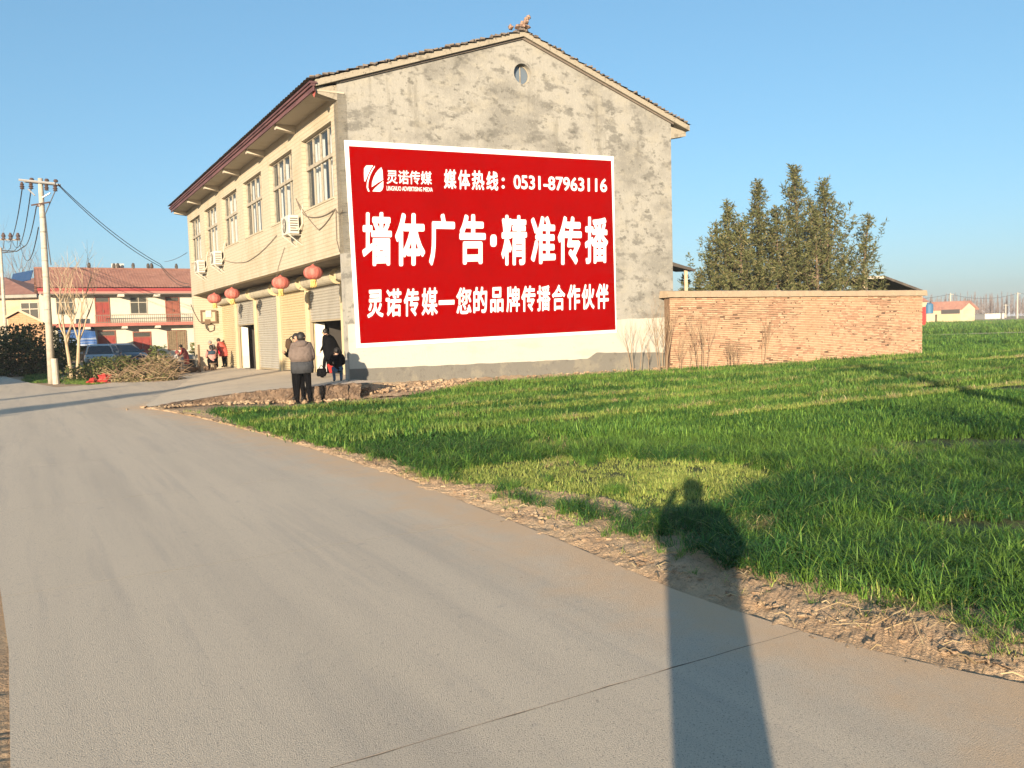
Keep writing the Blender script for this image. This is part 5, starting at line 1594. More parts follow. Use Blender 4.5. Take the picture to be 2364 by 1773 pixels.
mb.poly(pts); bkp = [(x - 2.5, Y4 + 4, z) for x, y, z in pts]; mb.poly(bkp[::-1])
for i in range(5): j = (i + 1) % 5; mb.quad([pts[j], pts[i], bkp[i], bkp[j]])
m_shb = M('shed_brick', (.42, .25, .14), .92, [((.34, .19, .1), 2, .45, .65, .8)]); brick_lines(m_shb, .13, .5, VD, .01, (.25, .14, .08), .6)
mb.build('wall', m_shb, bs)
mb = MB()
for a, b in ((0, 1), (1, 2)):
    u, v = Vector((sp[a].x, Y4 - .25, sp[a].z)), Vector((sp[b].x, Y4 - .25, sp[b].z)); k = Vector((-2.6, 4.4, 0)); t = Vector((0, 0, .16))
    mb.hexa([u, v, v + k, u + k, u + t, v + t, v + k + t, u + k + t])
mb.build('roof', m_farm, bs)

# ------------------------------------------------------------------ poles and wires on the left
m_iron = M('galvanised', (.42, .41, .39), .45, metal=.5)
m_porc = M('porcelain', (.09, .06, .05), .3)
pb = gz(120, 883); ptp = gy(93, 412, pb.y)
pole = thing('utility_pole', pb, 'tall concrete utility pole with crossarm beside the left street', 'utility pole', 'utility poles on the left')
pv = (ptp - pb)
mb = MB(); mb.tube([pb - Vector((0, 0, .3)), pb + pv * .5, ptp], [.15, .122, .09], 16); mb.build('shaft', m_pole, pole, smooth=True)
mb = MB()
for f in (.36, .44, .52, .6, .66, .74, .81, .87):
    q = pb + pv * f; r = .152 - .058 * f; mb.tube([q - Vector((0, 0, .02)), q + Vector((.0, 0, .035))], r, 14)
tag(mb.build('cast_ring', m_hgrey, pole), kind='stuff')
def ct(x, y): return 30 + x / 10.37, 400 + y / 10.37
def tp(x, y): return gy(*ct(x, y), pb.y)
cax = [tp(205, 175), tp(1070, 265)]
cdir = (cax[1] - cax[0]).normalized()
arm = MB(); arm.tube([cax[0] - Vector((0, .16, 0)), cax[1] - Vector((0, .16, 0))], .05, 6); arm.tube([cax[0] + Vector((0, .18, 0)), cax[1] + Vector((0, .18, 0))], .05, 6)
arm.build('crossarm', m_iron, pole)
ins = []
for (x, y) in ((215, 290), (430, 285), (800, 320), (1010, 340)):
    q = tp(x, y); mb = MB()
    mb.lathe(q - Vector((0, 0, .16)), [(.02, 0), (.09, .02), (.05, .08), (.1, .1), (.05, .17), (.08, .19), (.03, .3)], 10); mb.build('insulator', m_porc, pole); ins.append(q - Vector((0, 0, .12)))
for (x, y) in ((450, 165), (810, 185), (1025, 200)):
    q = tp(x, y); mb = MB(); mb.lathe(q - Vector((0, 0, .04)), [(.02, 0), (.07, .02), (.09, .08), (.05, .13)], 10); mb.build('pin_insulator', m_porc, pole)
for s in ((400, 390, 560, 540), (930, 480, 740, 590)):
    mb = MB(); mb.tube([tp(s[0], s[1]) - Vector((0, .1, 0)), tp(s[2], s[3]) - Vector((0, .1, 0))], .03, 5); mb.build('brace', m_iron, pole)
q = tp(655, 770); mb = MB(); mb.tube([q - Vector((.0, 0, .05)), q + Vector((0, 0, .06))], .13, 12); mb.tube([q + Vector((-.3, -.1, 0)), q + Vector((.45, -.1, .1))], .035, 5); mb.build('clamp_band', m_porc, pole)
# second pole at the left edge
p2b = gz(17, 836); p2t = gy(1, 572, p2b.y)
pole2 = thing('utility_pole', p2b, 'smaller concrete utility pole at the left picture edge', 'utility pole', 'utility poles on the left')
mb = MB(); mb.tube([p2b - Vector((0, 0, .3)), p2t], [.17, .12], 14); mb.build('shaft', m_pole, pole2, smooth=True)
def c1(x, y): return x / 3.073, 380 + y / 3.073
def t2(x, y): return gy(*c1(x, y), p2b.y)
mb = MB(); mb.tube([t2(-90, 530), t2(140, 535)], .08, 5); mb.build('crossarm', m_iron, pole2)
for x in (25, 75, 128):
    q = t2(x, 515); mb = MB(); mb.lathe(q - Vector((0, 0, .3)), [(.05, 0), (.2, .1), (.12, .3), (.2, .4), (.08, .7)], 8); mb.build('insulator', m_porc, pole2)
mb = MB()
for x in (30, 80, 125): mb.tube([t2(x, 540), t2(x - 5, 590), t2(x - 30, 620), t2(5, 628)], .03, 4)
mb.tube([t2(5, 610), t2(120, 615), t2(180, 575)], .05, 4)
tag(mb.build('jumper_wire', m_cord, pole2), kind='stuff')
for k, (a, b, sg, lb) in enumerate(((ins[0], t2(30, 510), 1.2, 'wire from the pole crossarm end down to the left edge pole'), (ins[1], t2(78, 515), 1.6, 'second wire curving from the crossarm to the left edge pole'),
                                (tp(560, 790), t2(128, 500), 1.3, 'wire from the clamp band down to the left edge pole'), (tp(610, 1290), t2(140, 555), 1.5, 'lowest wire sagging from the tall pole to the left edge pole'))):
    cable([a, b], .022, lb, 'overhead_wire', sg, m_wire, 24)
far_c = P(LB, -.05, 4.9); far_d = P(LB, -.05, 5.05)
cable([tp(1075, 250), gy(370, 610, 39.5), gy(436, 655, P(LB, 0, 0).y)], .016, 'upper service wire from the pole to the far shop corner', 'overhead_wire', .25, m_wire, 16)
cable([tp(1075, 275), gy(372, 616, 39.5), gy(438, 661, P(LB, 0, 0).y)], .016, 'lower service wire from the pole to the far shop corner', 'overhead_wire', .32, m_wire, 16)
cable([ins[3], tp(770, 980), tp(840, 1659), gy(118, 612, pb.y)], .02, 'cable hanging down the right side of the tall pole', 'overhead_wire', 0.0, m_wire)
cable([gy(380, 604, 55), gy(432, 583, P(LB, 0, 0).y)], .014, 'short thin wire reaching the far corner of the shop wall', 'overhead_wire', .1, m_wire)
# graffiti-free stub post beside the pole
sb = gz(130, 884); mb = MB(); mb.tube([sb - Vector((0, 0, .1)), sb + Vector((-.02, 0, 1.0))], [.13, .12], 12)
tag(mb.build('stub_post', m_pole), 'short round concrete post standing beside the tall pole', 'post')

# ------------------------------------------------------------------ shrubs, bare trees, brush
m_green = [M('shrub_%d' % i, c, .6, rand=.1, trans=.2, spec=.25) for i, c in enumerate([(.05, .075, .02), (.09, .11, .03), (.03, .05, .016)])]
m_drylf = [M('dry_leaf_%d' % i, c, .8, trans=.15) for i, c in enumerate([(.21, .17, .085), (.10, .105, .035), (.26, .21, .115)])]
m_stem = M('dry_stem', (.26, .18, .11), .9)
def bush(name, base, rx, ry, h, n, mats, label, cat, seed=0, leaf=.12, stems=14, group=None, flop=0.0):
    r = random.Random(seed); th = thing(name, base, label, cat, group)
    st = MB(); lf = MB()
    for i in range(stems):
        a = r.uniform(0, 6.28); k = r.uniform(.2, .9); e = base + Vector((rx * k * math.cos(a), ry * k * math.sin(a), h * r.uniform(.5, .95)))
        st.tube([base + Vector((rx * .15 * math.cos(a), ry * .15 * math.sin(a), -.03)), base.lerp(e, .5) + Vector((0, 0, h * .1)), e], [.02, .014, .006], 4, caps=False)
    c = 0
    while c < n:
        d = Vector((r.uniform(-1, 1), r.uniform(-1, 1), r.uniform(0, 1)))
        rr = Vector((d.x, d.y, d.z * 1.0 - .1)).length
        if rr > 1 + .45 * ns(d.x * 2.3 + seed, d.y * 2.3, d.z * 2.3) or r.random() > .3 + rr * .8: continue
        p = base + Vector((d.x * rx, d.y * ry, d.z * h)); c += 1
        q = Vector((r.gauss(0, 1), r.gauss(0, 1), r.gauss(.3 - flop, .7))).normalized(); s = q.cross(Vector((r.gauss(0, 1), r.gauss(0, 1), r.gauss(0, 1)))).normalized()
        L = leaf * r.uniform(.6, 1.4); w = L * r.uniform(.14, .3); k = len(lf.v)
        lf.v += [p - s * w * .3, p + q * L * .5 - s * w, p + q * L, p + q * L * .5 + s * w]; lf.f.append((k, k + 1, k + 2, k + 3)); lf.m.append(r.randrange(len(mats)))
    st.build('stems', m_stem, th); tag(lf.build('foliage', mats, th), kind='stuff')
    return th
def grow(mb, p, d, L, rad, depth, r, spread=.55, up=.18, n=4):
    pts = [p]; q = p; dd = d.copy(); seg = 3
    for k in range(seg):
        dd = (dd + Vector((r.gauss(0, .12), r.gauss(0, .12), r.gauss(up * .4, .06)))).normalized(); q = q + dd * (L / seg); pts.append(q)
    mb.tube(pts, [rad * (1 - .5 * k / seg) for k in range(seg + 1)], n if depth > 1 else 3, caps=False)
    if depth <= 0: return
    for k in range(r.choice((2, 3, 3))):
        i = r.choice((1, 2, 3, 3)); a = r.uniform(0, 6.28)
        s = (dd + Vector((math.cos(a), math.sin(a), r.uniform(-.1, .5))) * spread).normalized()
        grow(mb, pts[i], s, L * r.uniform(.55, .85), rad * .5, depth - 1, r, spread, up, n)
def bare_tree(base, H, rad, seed, label, stems=1, depth=4, cat='tree', name='bare_tree', mat=None, lean=(0, 0), spread=.5, group=None, first=.42):
    r = random.Random(seed); th = thing(name, base, label, cat, group)
    tr = MB(); tw = MB()
    for s in range(stems):
        a = 6.28 * s / max(1, stems) + r.uniform(-.4, .4); k = .12 if stems > 1 else 0
        d = Vector((math.cos(a) * k + lean[0], math.sin(a) * k + lean[1], 1)).normalized()
        b = base + Vector((math.cos(a) * k * 1.2, math.sin(a) * k * 1.2, -.05)); e = b + d * H * first
        tr.tube([b, b.lerp(e, .5) + Vector((r.uniform(-.04, .04), r.uniform(-.04, .04), 0)), e], [rad, rad * .82, rad * .62], 8)
        for j in range(4 if stems == 1 else 3):
            a = r.uniform(0, 6.28); q = (d + Vector((math.cos(a), math.sin(a), 0)) * spread * .8).normalized()
            grow(tw, e - d * H * first * r.uniform(0, .25), q, H * .3, rad * .5, depth - 1, r, spread)
        grow(tw, e, d, H * .33, rad * .55, depth - 1, r, spread)
    tr.build('trunk', mat or m_bark, th); tag(tw.build('branches', mat or m_bark, th), kind='stuff')
    return th
m_pale = M('pale_bark', (.40, .31, .2), .9, [((.26, .19, .12), 6, .5, .65, .7)])
b = gz(172, 876); bare_tree(b, 5.0, .085, 3, 'slim leafless tree with forked stems right of the tall pole', 2, 4, mat=m_pale, spread=.42, first=.4)
for i, (x, y, h, s, lb) in enumerate(((414, 1490, 1.6, 1, 'thin dry sapling against the white band of the gable'), (575, 1480, 1.0, 2, 'single dry stalk left of the brick wall'), (735, 1485, 2.2, 3, 'tall dry shrub in the corner of gable and brick wall'),
                                      (985, 1470, 1.3, 4, 'thin dry stalks near the left end of the brick wall'), (1185, 1455, 1.9, 5, 'dry shrub with upright stalk before the brick wall'))):
    p = gz(1380 + x / 4.88, 560 + y / 4.88, .05)
    bare_tree(p, h * 1.05, .014, 60 + i, lb, 5 if i in (2, 4) else 3 if i != 1 else 1, 3, 'shrub', 'dry_shrub', m_stem, spread=.3, group='dry shrubs at the wall foot', first=.5)
for i, (x, y, h, lb) in enumerate(((500, 1258, 1.0, 'low dry tuft spreading before the middle of the brick wall'), (660, 1240, 1.9, 'dry shrub with round seed head before the brick wall'))):
    p = gz(*c6(x, y), .04)
    bare_tree(p, h, .014, 80 + i, lb, 6, 3, 'shrub', 'dry_shrub', m_stem, spread=.5 if i == 0 else .3, group='dry shrubs at the wall foot', first=.45)
# left roadside plants
def bpx(x, y, z=0.0): return gz(x / 3.073, 380 + y / 3.073, z)
b = bpx(230, 1500); bush('dark_bush', Vector((-27.5, 41.5, 0)), 4.4, 1.8, 2.6, 15000, m_green, 'large dark evergreen bush between the two left poles', 'bush', 1, .19, 20)
bush('dark_bush', Vector((-33.5, 45, 0)), 2.4, 1.6, 3.7, 5200, [m_green[2], m_green[0], m_green[0]], 'dark tall bush at the left picture edge', 'bush', 2, .2, 14)
b = bpx(450, 1400); bush('brown_bush', Vector((b.x - .5, b.y + 1, 0)), 1.1, .9, 2.6, 1500, [m_drylf[1], m_green[2], m_drylf[0]], 'brown withered bush between pole and forked tree', 'bush', 3, .16, 16)
b = bpx(785, 1515); bush('green_shrub', b, 1.3, .9, .95, 3200, [m_green[0], m_green[1], m_drylf[1]], 'green roadside shrub in front of the parked cars', 'shrub', 4, .11, 16)
b = bpx(640, 1525); bush('low_shrub', b, 1.2, .6, .62, 900, [m_green[1], m_drylf[0], m_green[0]], 'low scrubby plant left of the green shrub', 'shrub', 5, .13, 10)
b = bpx(1195, 1480); bush('green_weed', b + Vector((-.3, -.3, 0)), .5, .45, 1.35, 700, [m_green[1], m_green[1], m_green[0]], 'bright green leafy weed beside the seated people', 'shrub', 6, .16, 8)
for i, (x, y, rx, h, lb) in enumerate(((960, 1500, 1.1, .6, 'left part of the heap of dry brushwood'), (1090, 1500, 1.1, .85, 'tall middle heap of dry brushwood by the street'), (1020, 1535, 1.3, .32, 'low spill of brushwood at the street edge'))):
    b = bpx(x, y); th = bush('brushwood_heap', b, rx, .8, h, 2200, m_drylf, lb, 'brushwood', 20 + i, .11, 6, 'brushwood heaps', .3)
    r = random.Random(90 + i); mb = MB()
    for k in range(170):
        a = r.uniform(0, 6.28); q = b + Vector((r.uniform(-rx, rx), r.uniform(-.7, .7), r.random() * h * .8)); d = Vector((math.cos(a), math.sin(a) * .6, r.uniform(-.3, .8))).normalized()
        mb.tube([q, q + d * .4 + Vector((0, 0, .04)), q + d * r.uniform(.6, 1.1)], [.014, .01, .005], 3, caps=False)
    tag(mb.build('sticks', m_stem, th), kind='stuff')
m_redcl = M('red_plastic', (.36, .03, .025), .6)
b = bpx(745, 1545); th = thing('red_bag', b, 'crumpled red plastic bag at the edge of the left street', 'bag')
mb = MB(); mb.blob(b + Vector((0, 0, .12)), (.26, .2, .2), 1.1, 12, 7, seed=3); mb.build('sack', m_redcl, th); mb = MB(); mb.blob(b + Vector((-.45, 0, .06)), (.25, .15, .1), 1.2, 10, 6, seed=8); mb.build('flap', m_redcl, th)
for i in range(3):                                       # far twiggy trees over the left roofs
    p = lp((60, 150, 255)[i], (330, 300, 330)[i], 110)
    bare_tree(Vector((p.x, 112, 0)), p.z * (1.18, 1.22, 1.15)[i], .16, 130 + i, ('hazy tree over the left roofs beside the edge pole', 'second hazy treetop above the hipped roof', 'small hazy treetop behind the solar panel')[i], 1, 4, mat=m_twig, spread=.4, group='far trees over the left roofs')
p = gy(194, 612, 90); bare_tree(Vector((p.x, 90, 0)), p.z * 1.05, .12, 140, 'thin treetop sticking up behind the balcony house ridge', 1, 3, mat=m_twig, spread=.35, group='far trees over the left roofs')
# dry straw thrown on the verge, lower right
m_straw = [M('straw_%d' % i, c, .75) for i, c in enumerate([(.30, .22, .12), (.22, .155, .085), (.34, .265, .15)])]
sw = MB(); r = random.Random(17)
def cr(x, y): return gz(1600 + x / 2.895, 1200 + y / 2.895, .03)
for k in range(40):
    x = r.gauss(1290, 170); y = 705 + (x - 1250) * .12 + r.gauss(0, 22); p = cr(x, y)
    a = r.gauss(.55, .5) + (3.14 if r.random() < .5 else 0); L = r.uniform(.06, .24); d = Vector((math.cos(a), math.sin(a), 0)); s = Vector((-d.y, d.x, 0)) * r.uniform(-.06, .06); z = Vector((0, 0, r.uniform(.0, .07)))
    sw.tube([p + z, p + d * L * .5 + s + z + Vector((0, 0, r.uniform(0, .04))), p + d * L + z * .3], [r.uniform(.0015, .003)] * 3, 3, mi=r.randrange(3), caps=False)
for k in range(70):
    i = r.randrange(60, len(ra)); t = r.uniform(-.1, 1); p = ra[i].lerp(ga[i], t); p.z = .035; a = r.uniform(0, 6.28); L = r.uniform(.04, .13); d = Vector((math.cos(a), math.sin(a), 0))
    sw.tube([p, p + d * L * .5 + Vector((0, 0, .015)), p + d * L], [r.uniform(.002, .005)] * 3, 3, mi=r.randrange(3), caps=False)
tag(sw.build('dry_straw', m_straw), 'tangle of dry straw lying on the verge at lower right', 'straw', kind='stuff')

# ------------------------------------------------------------------ parked cars
m_tyre = M('tyre_rubber', (.02, .02, .02), .9)
m_rim = M('wheel_rim', (.35, .35, .35), .4, metal=.6)
m_cglass = glass_mat('car_glass', (.02, .025, .03), .04, .12)
m_lamp = M('lamp_lens', (.55, .55, .52), .2, spec=.6)
m_trim = M('black_trim', (.025, .025, .025), .6)
def car(loc, yaw, paint, label):
    th = thing('parked_car', loc, label, 'car', 'cars parked before the balcony house')
    R3 = Matrix.Rotation(yaw, 3, 'Z')
    def T(x, y, z): return loc + R3 @ Vector((x, y, z))
    st = [(-2.15, .72, .42, .86), (-2.05, .80, .30, .95), (-1.5, .84, .24, .98), (-.6, .85, .22, .95), (.5, .85, .22, .95), (1.2, .84, .24, .92), (1.8, .80, .26, .84), (2.08, .70, .32, .74), (2.16, .58, .42, .66)]
    mb = MB(); rr = []
    for x, w, z0, z1 in st:
        ring = []
        for (a, b) in ((-.85, 0), (.85, 0), (.98, .12), (1, .45), (.97, .8), (.84, 1), (-.84, 1), (-.97, .8), (-1, .45), (-.98, .12)): ring.append(T(x, a * w, z0 + (z1 - z0) * b))
        rr.append(ring)
    mb.rings(rr); body = mb.build('body', paint, th, smooth=True)
    cb = [(-1.75, .66, .97, .02), (-1.25, .66, .95, .40), (-.6, .66, .94, .52), (.15, .66, .94, .53), (.55, .66, .93, .45), (1.3, .68, .90, .03)]
    mb = MB(); rr = []
    for x, w, z0, dh in cb:
        k = 1 - .2 * dh / .53
        rr.append([T(x, -w * 1.12, z0), T(x, -w * k * 1.02, z0 + dh * .9), T(x, -w * k * .85, z0 + dh), T(x, w * k * .85, z0 + dh), T(x, w * k * 1.02, z0 + dh * .9), T(x, w * 1.12, z0)])
    mb.rings(rr); mb.build('glazing', m_cglass, th)
    mb = MB(); rr = []
    for x, w, z0, dh in cb[1:5]:
        k = 1 - .2 * dh / .53; rr.append([T(x, -w * k * 1.05, z0 + dh * .93), T(x, -w * k * .85, z0 + dh + .02), T(x, w * k * .85, z0 + dh + .02), T(x, w * k * 1.05, z0 + dh * .93)])
    mb.rings(rr); mb.build('roof', paint, th, smooth=False)
    for s in (-1, 1):
        for (xa, za, xb, zb) in ((1.28, .93, .55, 1.40), (-1.7, 1.0, -1.22, 1.37), (-.25, .95, -.25, 1.47)):
            mb = MB(); mb.tube([T(xa, s * .73, za), T(xb, s * .575, zb)], .035, 5); mb.build('pillar', paint, th)
        mb = MB(); mb.rbox(*T(1.0, s * .95, 1.0), .12, .18, .12, R3); mb.build('mirror', paint, th)
        mb = MB(); mb.blob(T(2.0, s * .58, .66), (.14, .2, .09), .1, 10, 6); mb.build('headlight', m_lamp, th, smooth=True)
        mb = MB(); mb.rbox(*T(-2.1, s * .6, .8), .1, .25, .14, R3); mb.build('tail_light', m_redcl, th)
        for x in (-1.32, 1.32):
            wh = thing('wheel', T(x, s * .78, .31), None, None); wh.parent = th; wh.location -= th.location
            ax = R3 @ Vector((0, s, 0)); mb = MB(); mb.lathe(T(x, s * .70, .31), [(.2, 0), (.3, .02), (.315, .06), (.315, .14), (.29, .18), (.2, .18)], 20, axis=ax); mb.build('tyre', m_tyre, wh)
            mb = MB(); mb.lathe(T(x, s * .87, .31), [(.2, 0), (.19, .015), (.06, .025), (.0, .025)], 14, axis=ax); mb.build('rim', m_rim, wh)
    mb = MB(); mb.rbox(*T(2.14, 0, .60), .06, .75, .11, R3); mb.build('grille', m_trim, th)
    mb = MB(); mb.rbox(*T(2.1, 0, .36), .16, 1.25, .12, R3); mb.build('bumper', m_trim, th)
    mb = MB(); mb.rbox(*T(2.18, 0, .47), .02, .42, .12, R3); mb.build('number_plate', M('plate_blue', (.05, .09, .3), .5), th)
m_silver = M('silver_paint', (.36, .37, .37), .35, metal=.4, spec=.5)
m_gunmetal = M('gunmetal_paint', (.13, .145, .16), .3, metal=.4, spec=.5)
cp = gz(100 + 560 / 5.53, 600 + 1405 / 5.53); car(Vector((cp.x, cp.y + 1.5, 0)), math.radians(-62), m_silver, 'silver car facing the road, half hidden behind the forked tree')
cp = gy(100 + 890 / 5.53, 600 + 1260 / 5.53, 50); car(Vector((cp.x, 51, 0)), math.radians(-35), m_gunmetal, 'dark grey car parked behind the green shrub')

# ------------------------------------------------------------------ people
SKIN = M('skin', (.42, .25, .17), .6)
HAIR = M('black_hair', (.018, .015, .013), .55)
GREYH = M('grey_hair', (.2, .19, .18), .7)
def cloth(n, c, d=.75): return M('cloth_' + n, c, .95, [(tuple(x * d for x in c), 7, .45, .65, .8)], bump=(16, .03), spec=.06)
def person(label, base, yaw, H, top, legs, shoes, pose=None, hair=HAIR, fat=1.0, coat=(), head_yaw=0.0, long_hair=False, group=None):
    th = thing('person', base, label, 'person', group)
    Rz = Matrix.Rotation(yaw, 3, 'Z')
    J = {'pelvis': (0, 0, .53), 'spine': (0, 0, .63), 'chest': (0, .005, .745), 'neck': (0, .0, .835), 'skull': (0, .012, .905), 'crown': (0, .008, .965)}
    for s, n in ((-1, 'L'), (1, 'R')):
        J.update({'sh' + n: (s * .108, 0, .80), 'el' + n: (s * .135, -.015, .625), 'wr' + n: (s * .14, .035, .485), 'hd' + n: (s * .138, .05, .445),
                  'hip' + n: (s * .052, 0, .505), 'kn' + n: (s * .058, .012, .275), 'an' + n: (s * .058, -.008, .045), 'to' + n: (s * .066, .085, .018)})
    J.update(pose or {})
    W = {k: base + Rz @ (Vector(v) * H) for k, v in J.items()}
    Rd = {'pelvis': .078, 'spine': .072, 'chest': .082, 'neck': .033, 'skull': .058, 'crown': .036}
    for n in 'LR': Rd.update({'sh' + n: .05, 'el' + n: .036, 'wr' + n: .024, 'hd' + n: .022, 'hip' + n: .062, 'kn' + n: .043, 'an' + n: .031, 'to' + n: .024})
    ed = [('pelvis', 'spine', 0), ('spine', 'chest', 0), ('chest', 'neck', 3), ('neck', 'skull', 3), ('skull', 'crown', 3)]
    for n in 'LR': ed += [('chest', 'sh' + n, 0), ('sh' + n, 'el' + n, 0), ('el' + n, 'wr' + n, 0), ('wr' + n, 'hd' + n, 3), ('pelvis', 'hip' + n, 1), ('hip' + n, 'kn' + n, 1), ('kn' + n, 'an' + n, 1), ('an' + n, 'to' + n, 2)]
    for n, s in (('L', -1), ('R', 1)):                   # five fingers of unequal length, slightly curled
        w, h = W['wr' + n], W['hd' + n]; d = (h - w).normalized(); side = d.cross(Vector((0, 0, 1)))
        if side.length < .2: side = Rz @ Vector((0, 1, 0))
        side.normalize(); curl = side.cross(d)
        for f, (o, L) in enumerate(((-.016, .036), (-.006, .045), (.006, .042), (.016, .032))):
            k1, k2 = 'f%s%da' % (n, f), 'f%s%db' % (n, f)
            W[k1] = h + side * (o * H) + d * (L * H * .5); W[k2] = W[k1] + (d * .8 + curl * .6) * (L * H * .55); Rd[k1], Rd[k2] = .0075, .006
            ed += [('hd' + n, k1, 3), (k1, k2, 3)]
        W['t%sa' % n] = w.lerp(h, .45) + side * (.024 * H) + d * .008 * H; W['t%sb' % n] = W['t%sa' % n] + (d * .8 + side * .45) * (.026 * H); Rd['t%sa' % n], Rd['t%sb' % n] = .009, .007
        ed += [('wr' + n, 't%sa' % n, 3), ('t%sa' % n, 't%sb' % n, 3)]
    keys = list(W); ix = {k: i for i, k in enumerate(keys)}
    me = bpy.data.meshes.new('body'); me.from_pydata([tuple(W[k] - base) for k in keys], [(ix[a], ix[b]) for a, b, c in ed], [])
    ob = bpy.data.objects.new('body_cage', me); COL.objects.link(ob)
    sk = ob.modifiers.new('skin', 'SKIN'); sk.use_smooth_shade = True
    for i, k in enumerate(keys):
        q = Rd[k] * H * (fat if k in ('pelvis', 'spine', 'chest', 'shL', 'shR', 'elL', 'elR', 'hipL', 'hipR') else 1)
        rx = q * 1.25 if k in ('pelvis', 'spine', 'chest') else q
        me.skin_vertices[0].data[i].radius = (q, q); me.skin_vertices[0].data[i].use_root = (k == 'pelvis')
    sb_ = ob.modifiers.new('sub', 'SUBSURF'); sb_.levels = 1; sb_.render_levels = 1
    dg = bpy.context.evaluated_depsgraph_get(); dg.update()
    m2 = bpy.data.meshes.new_from_object(ob.evaluated_get(dg)); bpy.data.objects.remove(ob); bpy.data.meshes.remove(me)
    m2.name = 'body'
    m2.materials.clear()
    for mm in (top, legs, shoes, SKIN): m2.materials.append(mm)
    segs = [(W[a] - base, W[b] - base, c, (Rd[a] + Rd[b]) * .5 * H) for a, b, c in ed]
    for p in m2.polygons:
        c = p.center; best = (9, 0)
        for a, b, k, rr in segs:
            ab = b - a; t = max(0, min(1, (c - a).dot(ab) / max(1e-9, ab.dot(ab)))); d = (c - a - ab * t).length - rr
            if d < best[0]: best = (d, k)
        p.material_index = best[1]; p.use_smooth = True
    bo = bpy.data.objects.new('body', m2); COL.objects.link(bo); bo.parent = th
    # head details
    hf = Rz @ Matrix.Rotation(head_yaw, 3, 'Z') @ Vector((0, 1, 0)); hs_ = hf.cross(Vector((0, 0, 1))).normalized(); S = W['skull']; up = (W['crown'] - W['neck']).normalized()
    mb = MB(); mb.blob(S + up * .018 * H - hf * .012 * H, (.062 * H, .062 * H, .068 * H), .15, 14, 9, seed=H); 
    if long_hair: mb.blob(S - up * .05 * H - hf * .035 * H, (.055 * H, .045 * H, .085 * H), .2, 12, 8, seed=2)
    mb.build('hair', hair, th, smooth=True)
    mb = MB(); fc = S + hf * .022 * H - up * .012 * H; mb.blob(fc, (.046 * H, .046 * H, .056 * H), .03, 14, 9); mb.blob(fc + hf * .048 * H - up * .004 * H, (.008 * H, .008 * H, .014 * H), .05, 6, 5)
    mb.build('face', SKIN, th, smooth=True)
    for s in (-1, 1):
        mb = MB(); mb.blob(fc + hf * .042 * H + hs_ * s * .018 * H + up * .012 * H, (.006 * H, .006 * H, .005 * H), 0, 6, 5); mb.build('eye', HAIR, th)
        mb = MB(); mb.blob(fc + hs_ * s * .048 * H - hf * .012 * H, (.008 * H, .01 * H, .017 * H), 0, 6, 5); mb.build('ear', SKIN, th)
    mb = MB(); mb.blob(fc + hf * .043 * H - up * .026 * H, (.012 * H, .012 * H, .004 * H), 0, 8, 5); mb.build('mouth', M('lips', (.32, .12, .1), .6), th)
    for nm, mat, rings in coat:                           # garments: rings (x, y, z, rx, ry) in heights
        mb = MB(); rr = []
        for (x, y, z, rx, ry) in rings:
            rr.append([base + Rz @ (Vector((x + rx * math.cos(a), y + ry * math.sin(a), z)) * H * 1.0) + Vector((0, 0, 0)) for a in [6.2832 * i / 22 for i in range(22)]])
            rr[-1] = [v + (v - (base + Rz @ (Vector((x, y, z)) * H))) * (.09 * ns(v.x * 9, v.y * 9, v.z * 5)) for v in rr[-1]]
        mb.rings(rr); mb.build(nm, mat, th, smooth=True)
    return th
C_BLACK = cloth('black', (.005, .005, .006)); C_TAUPE = cloth('taupe', (.165, .128, .11)); C_CHAR = cloth('charcoal', (.055, .057, .062)); C_PINK = cloth('pink', (.45, .22, .19)); C_NAVY = cloth('navy', (.035, .06, .085))
C_RED = cloth('red', (.42, .02, .04)); C_CORAL = cloth('coral', (.5, .11, .09)); C_WHITE = cloth('white', (.42, .39, .36)); C_JEAN = cloth('denim', (.06, .12, .19)); C_SHOE = M('dark_shoe', (.02, .018, .016), .6); C_WSHOE = M('white_shoe', (.5, .47, .42), .6); C_GREY = cloth('grey', (.12, .11, .1))
fw_ = {'elL': (-.15, -.01, .64), 'wrL': (-.11, .11, .60), 'hdL': (-.08, .15, .62), 'elR': (.15, -.01, .64), 'wrR': (.12, .11, .59), 'hdR': (.09, .15, .61)}
mp = gz(702, 931); mp.z = .0
person('person seen from behind in a taupe and charcoal hooded jacket and black trousers', mp, math.radians(10), 1.74, C_TAUPE, C_BLACK, C_SHOE,
       dict(fw_, **{'anL': (-.085, -.02, .045), 'toL': (-.10, .06, .018), 'knL': (-.075, .01, .275), 'anR': (.085, .0, .045), 'toR': (.1, .08, .018), 'knR': (.07, .015, .275), 'chest': (.0, .01, .745)}), fat=1.2,
       coat=(('jacket', C_TAUPE, [(0, 0, .84, .05, .05), (0, -.01, .815, .13, .085), (0, -.005, .74, .16, .11), (0, 0, .64, .158, .115), (0, .005, .575, .152, .11)]),
             ('jacket_hem', C_CHAR, [(0, .005, .58, .154, .112), (0, .005, .5, .158, .115), (0, .005, .42, .152, .11), (0, .005, .421, .12, .09)]),
             ('hood', C_TAUPE, [(0, -.03, .875, .05, .035), (0, -.05, .85, .085, .06), (0, -.065, .80, .08, .055), (0, -.06, .765, .04, .03)])))
q = Vector((mp.x - .27, mp.y + .6, .03))
person('person facing the road with only the face showing beside the taupe hood', q, math.radians(175), 1.69, C_BLACK, C_BLACK, C_SHOE, {'elR': (.13, .02, .64), 'wrR': (.15, .08, .70), 'hdR': (.16, .11, .72)}, head_yaw=.2, fat=.9)
bgp = gy(640 + 205 / 7.54, 740 + 415 / 7.54, q.y - .2); th = thing('brown_bag', bgp - Vector((0, 0, .12)), 'small round brown bag held up left of the taupe jacket', 'bag')
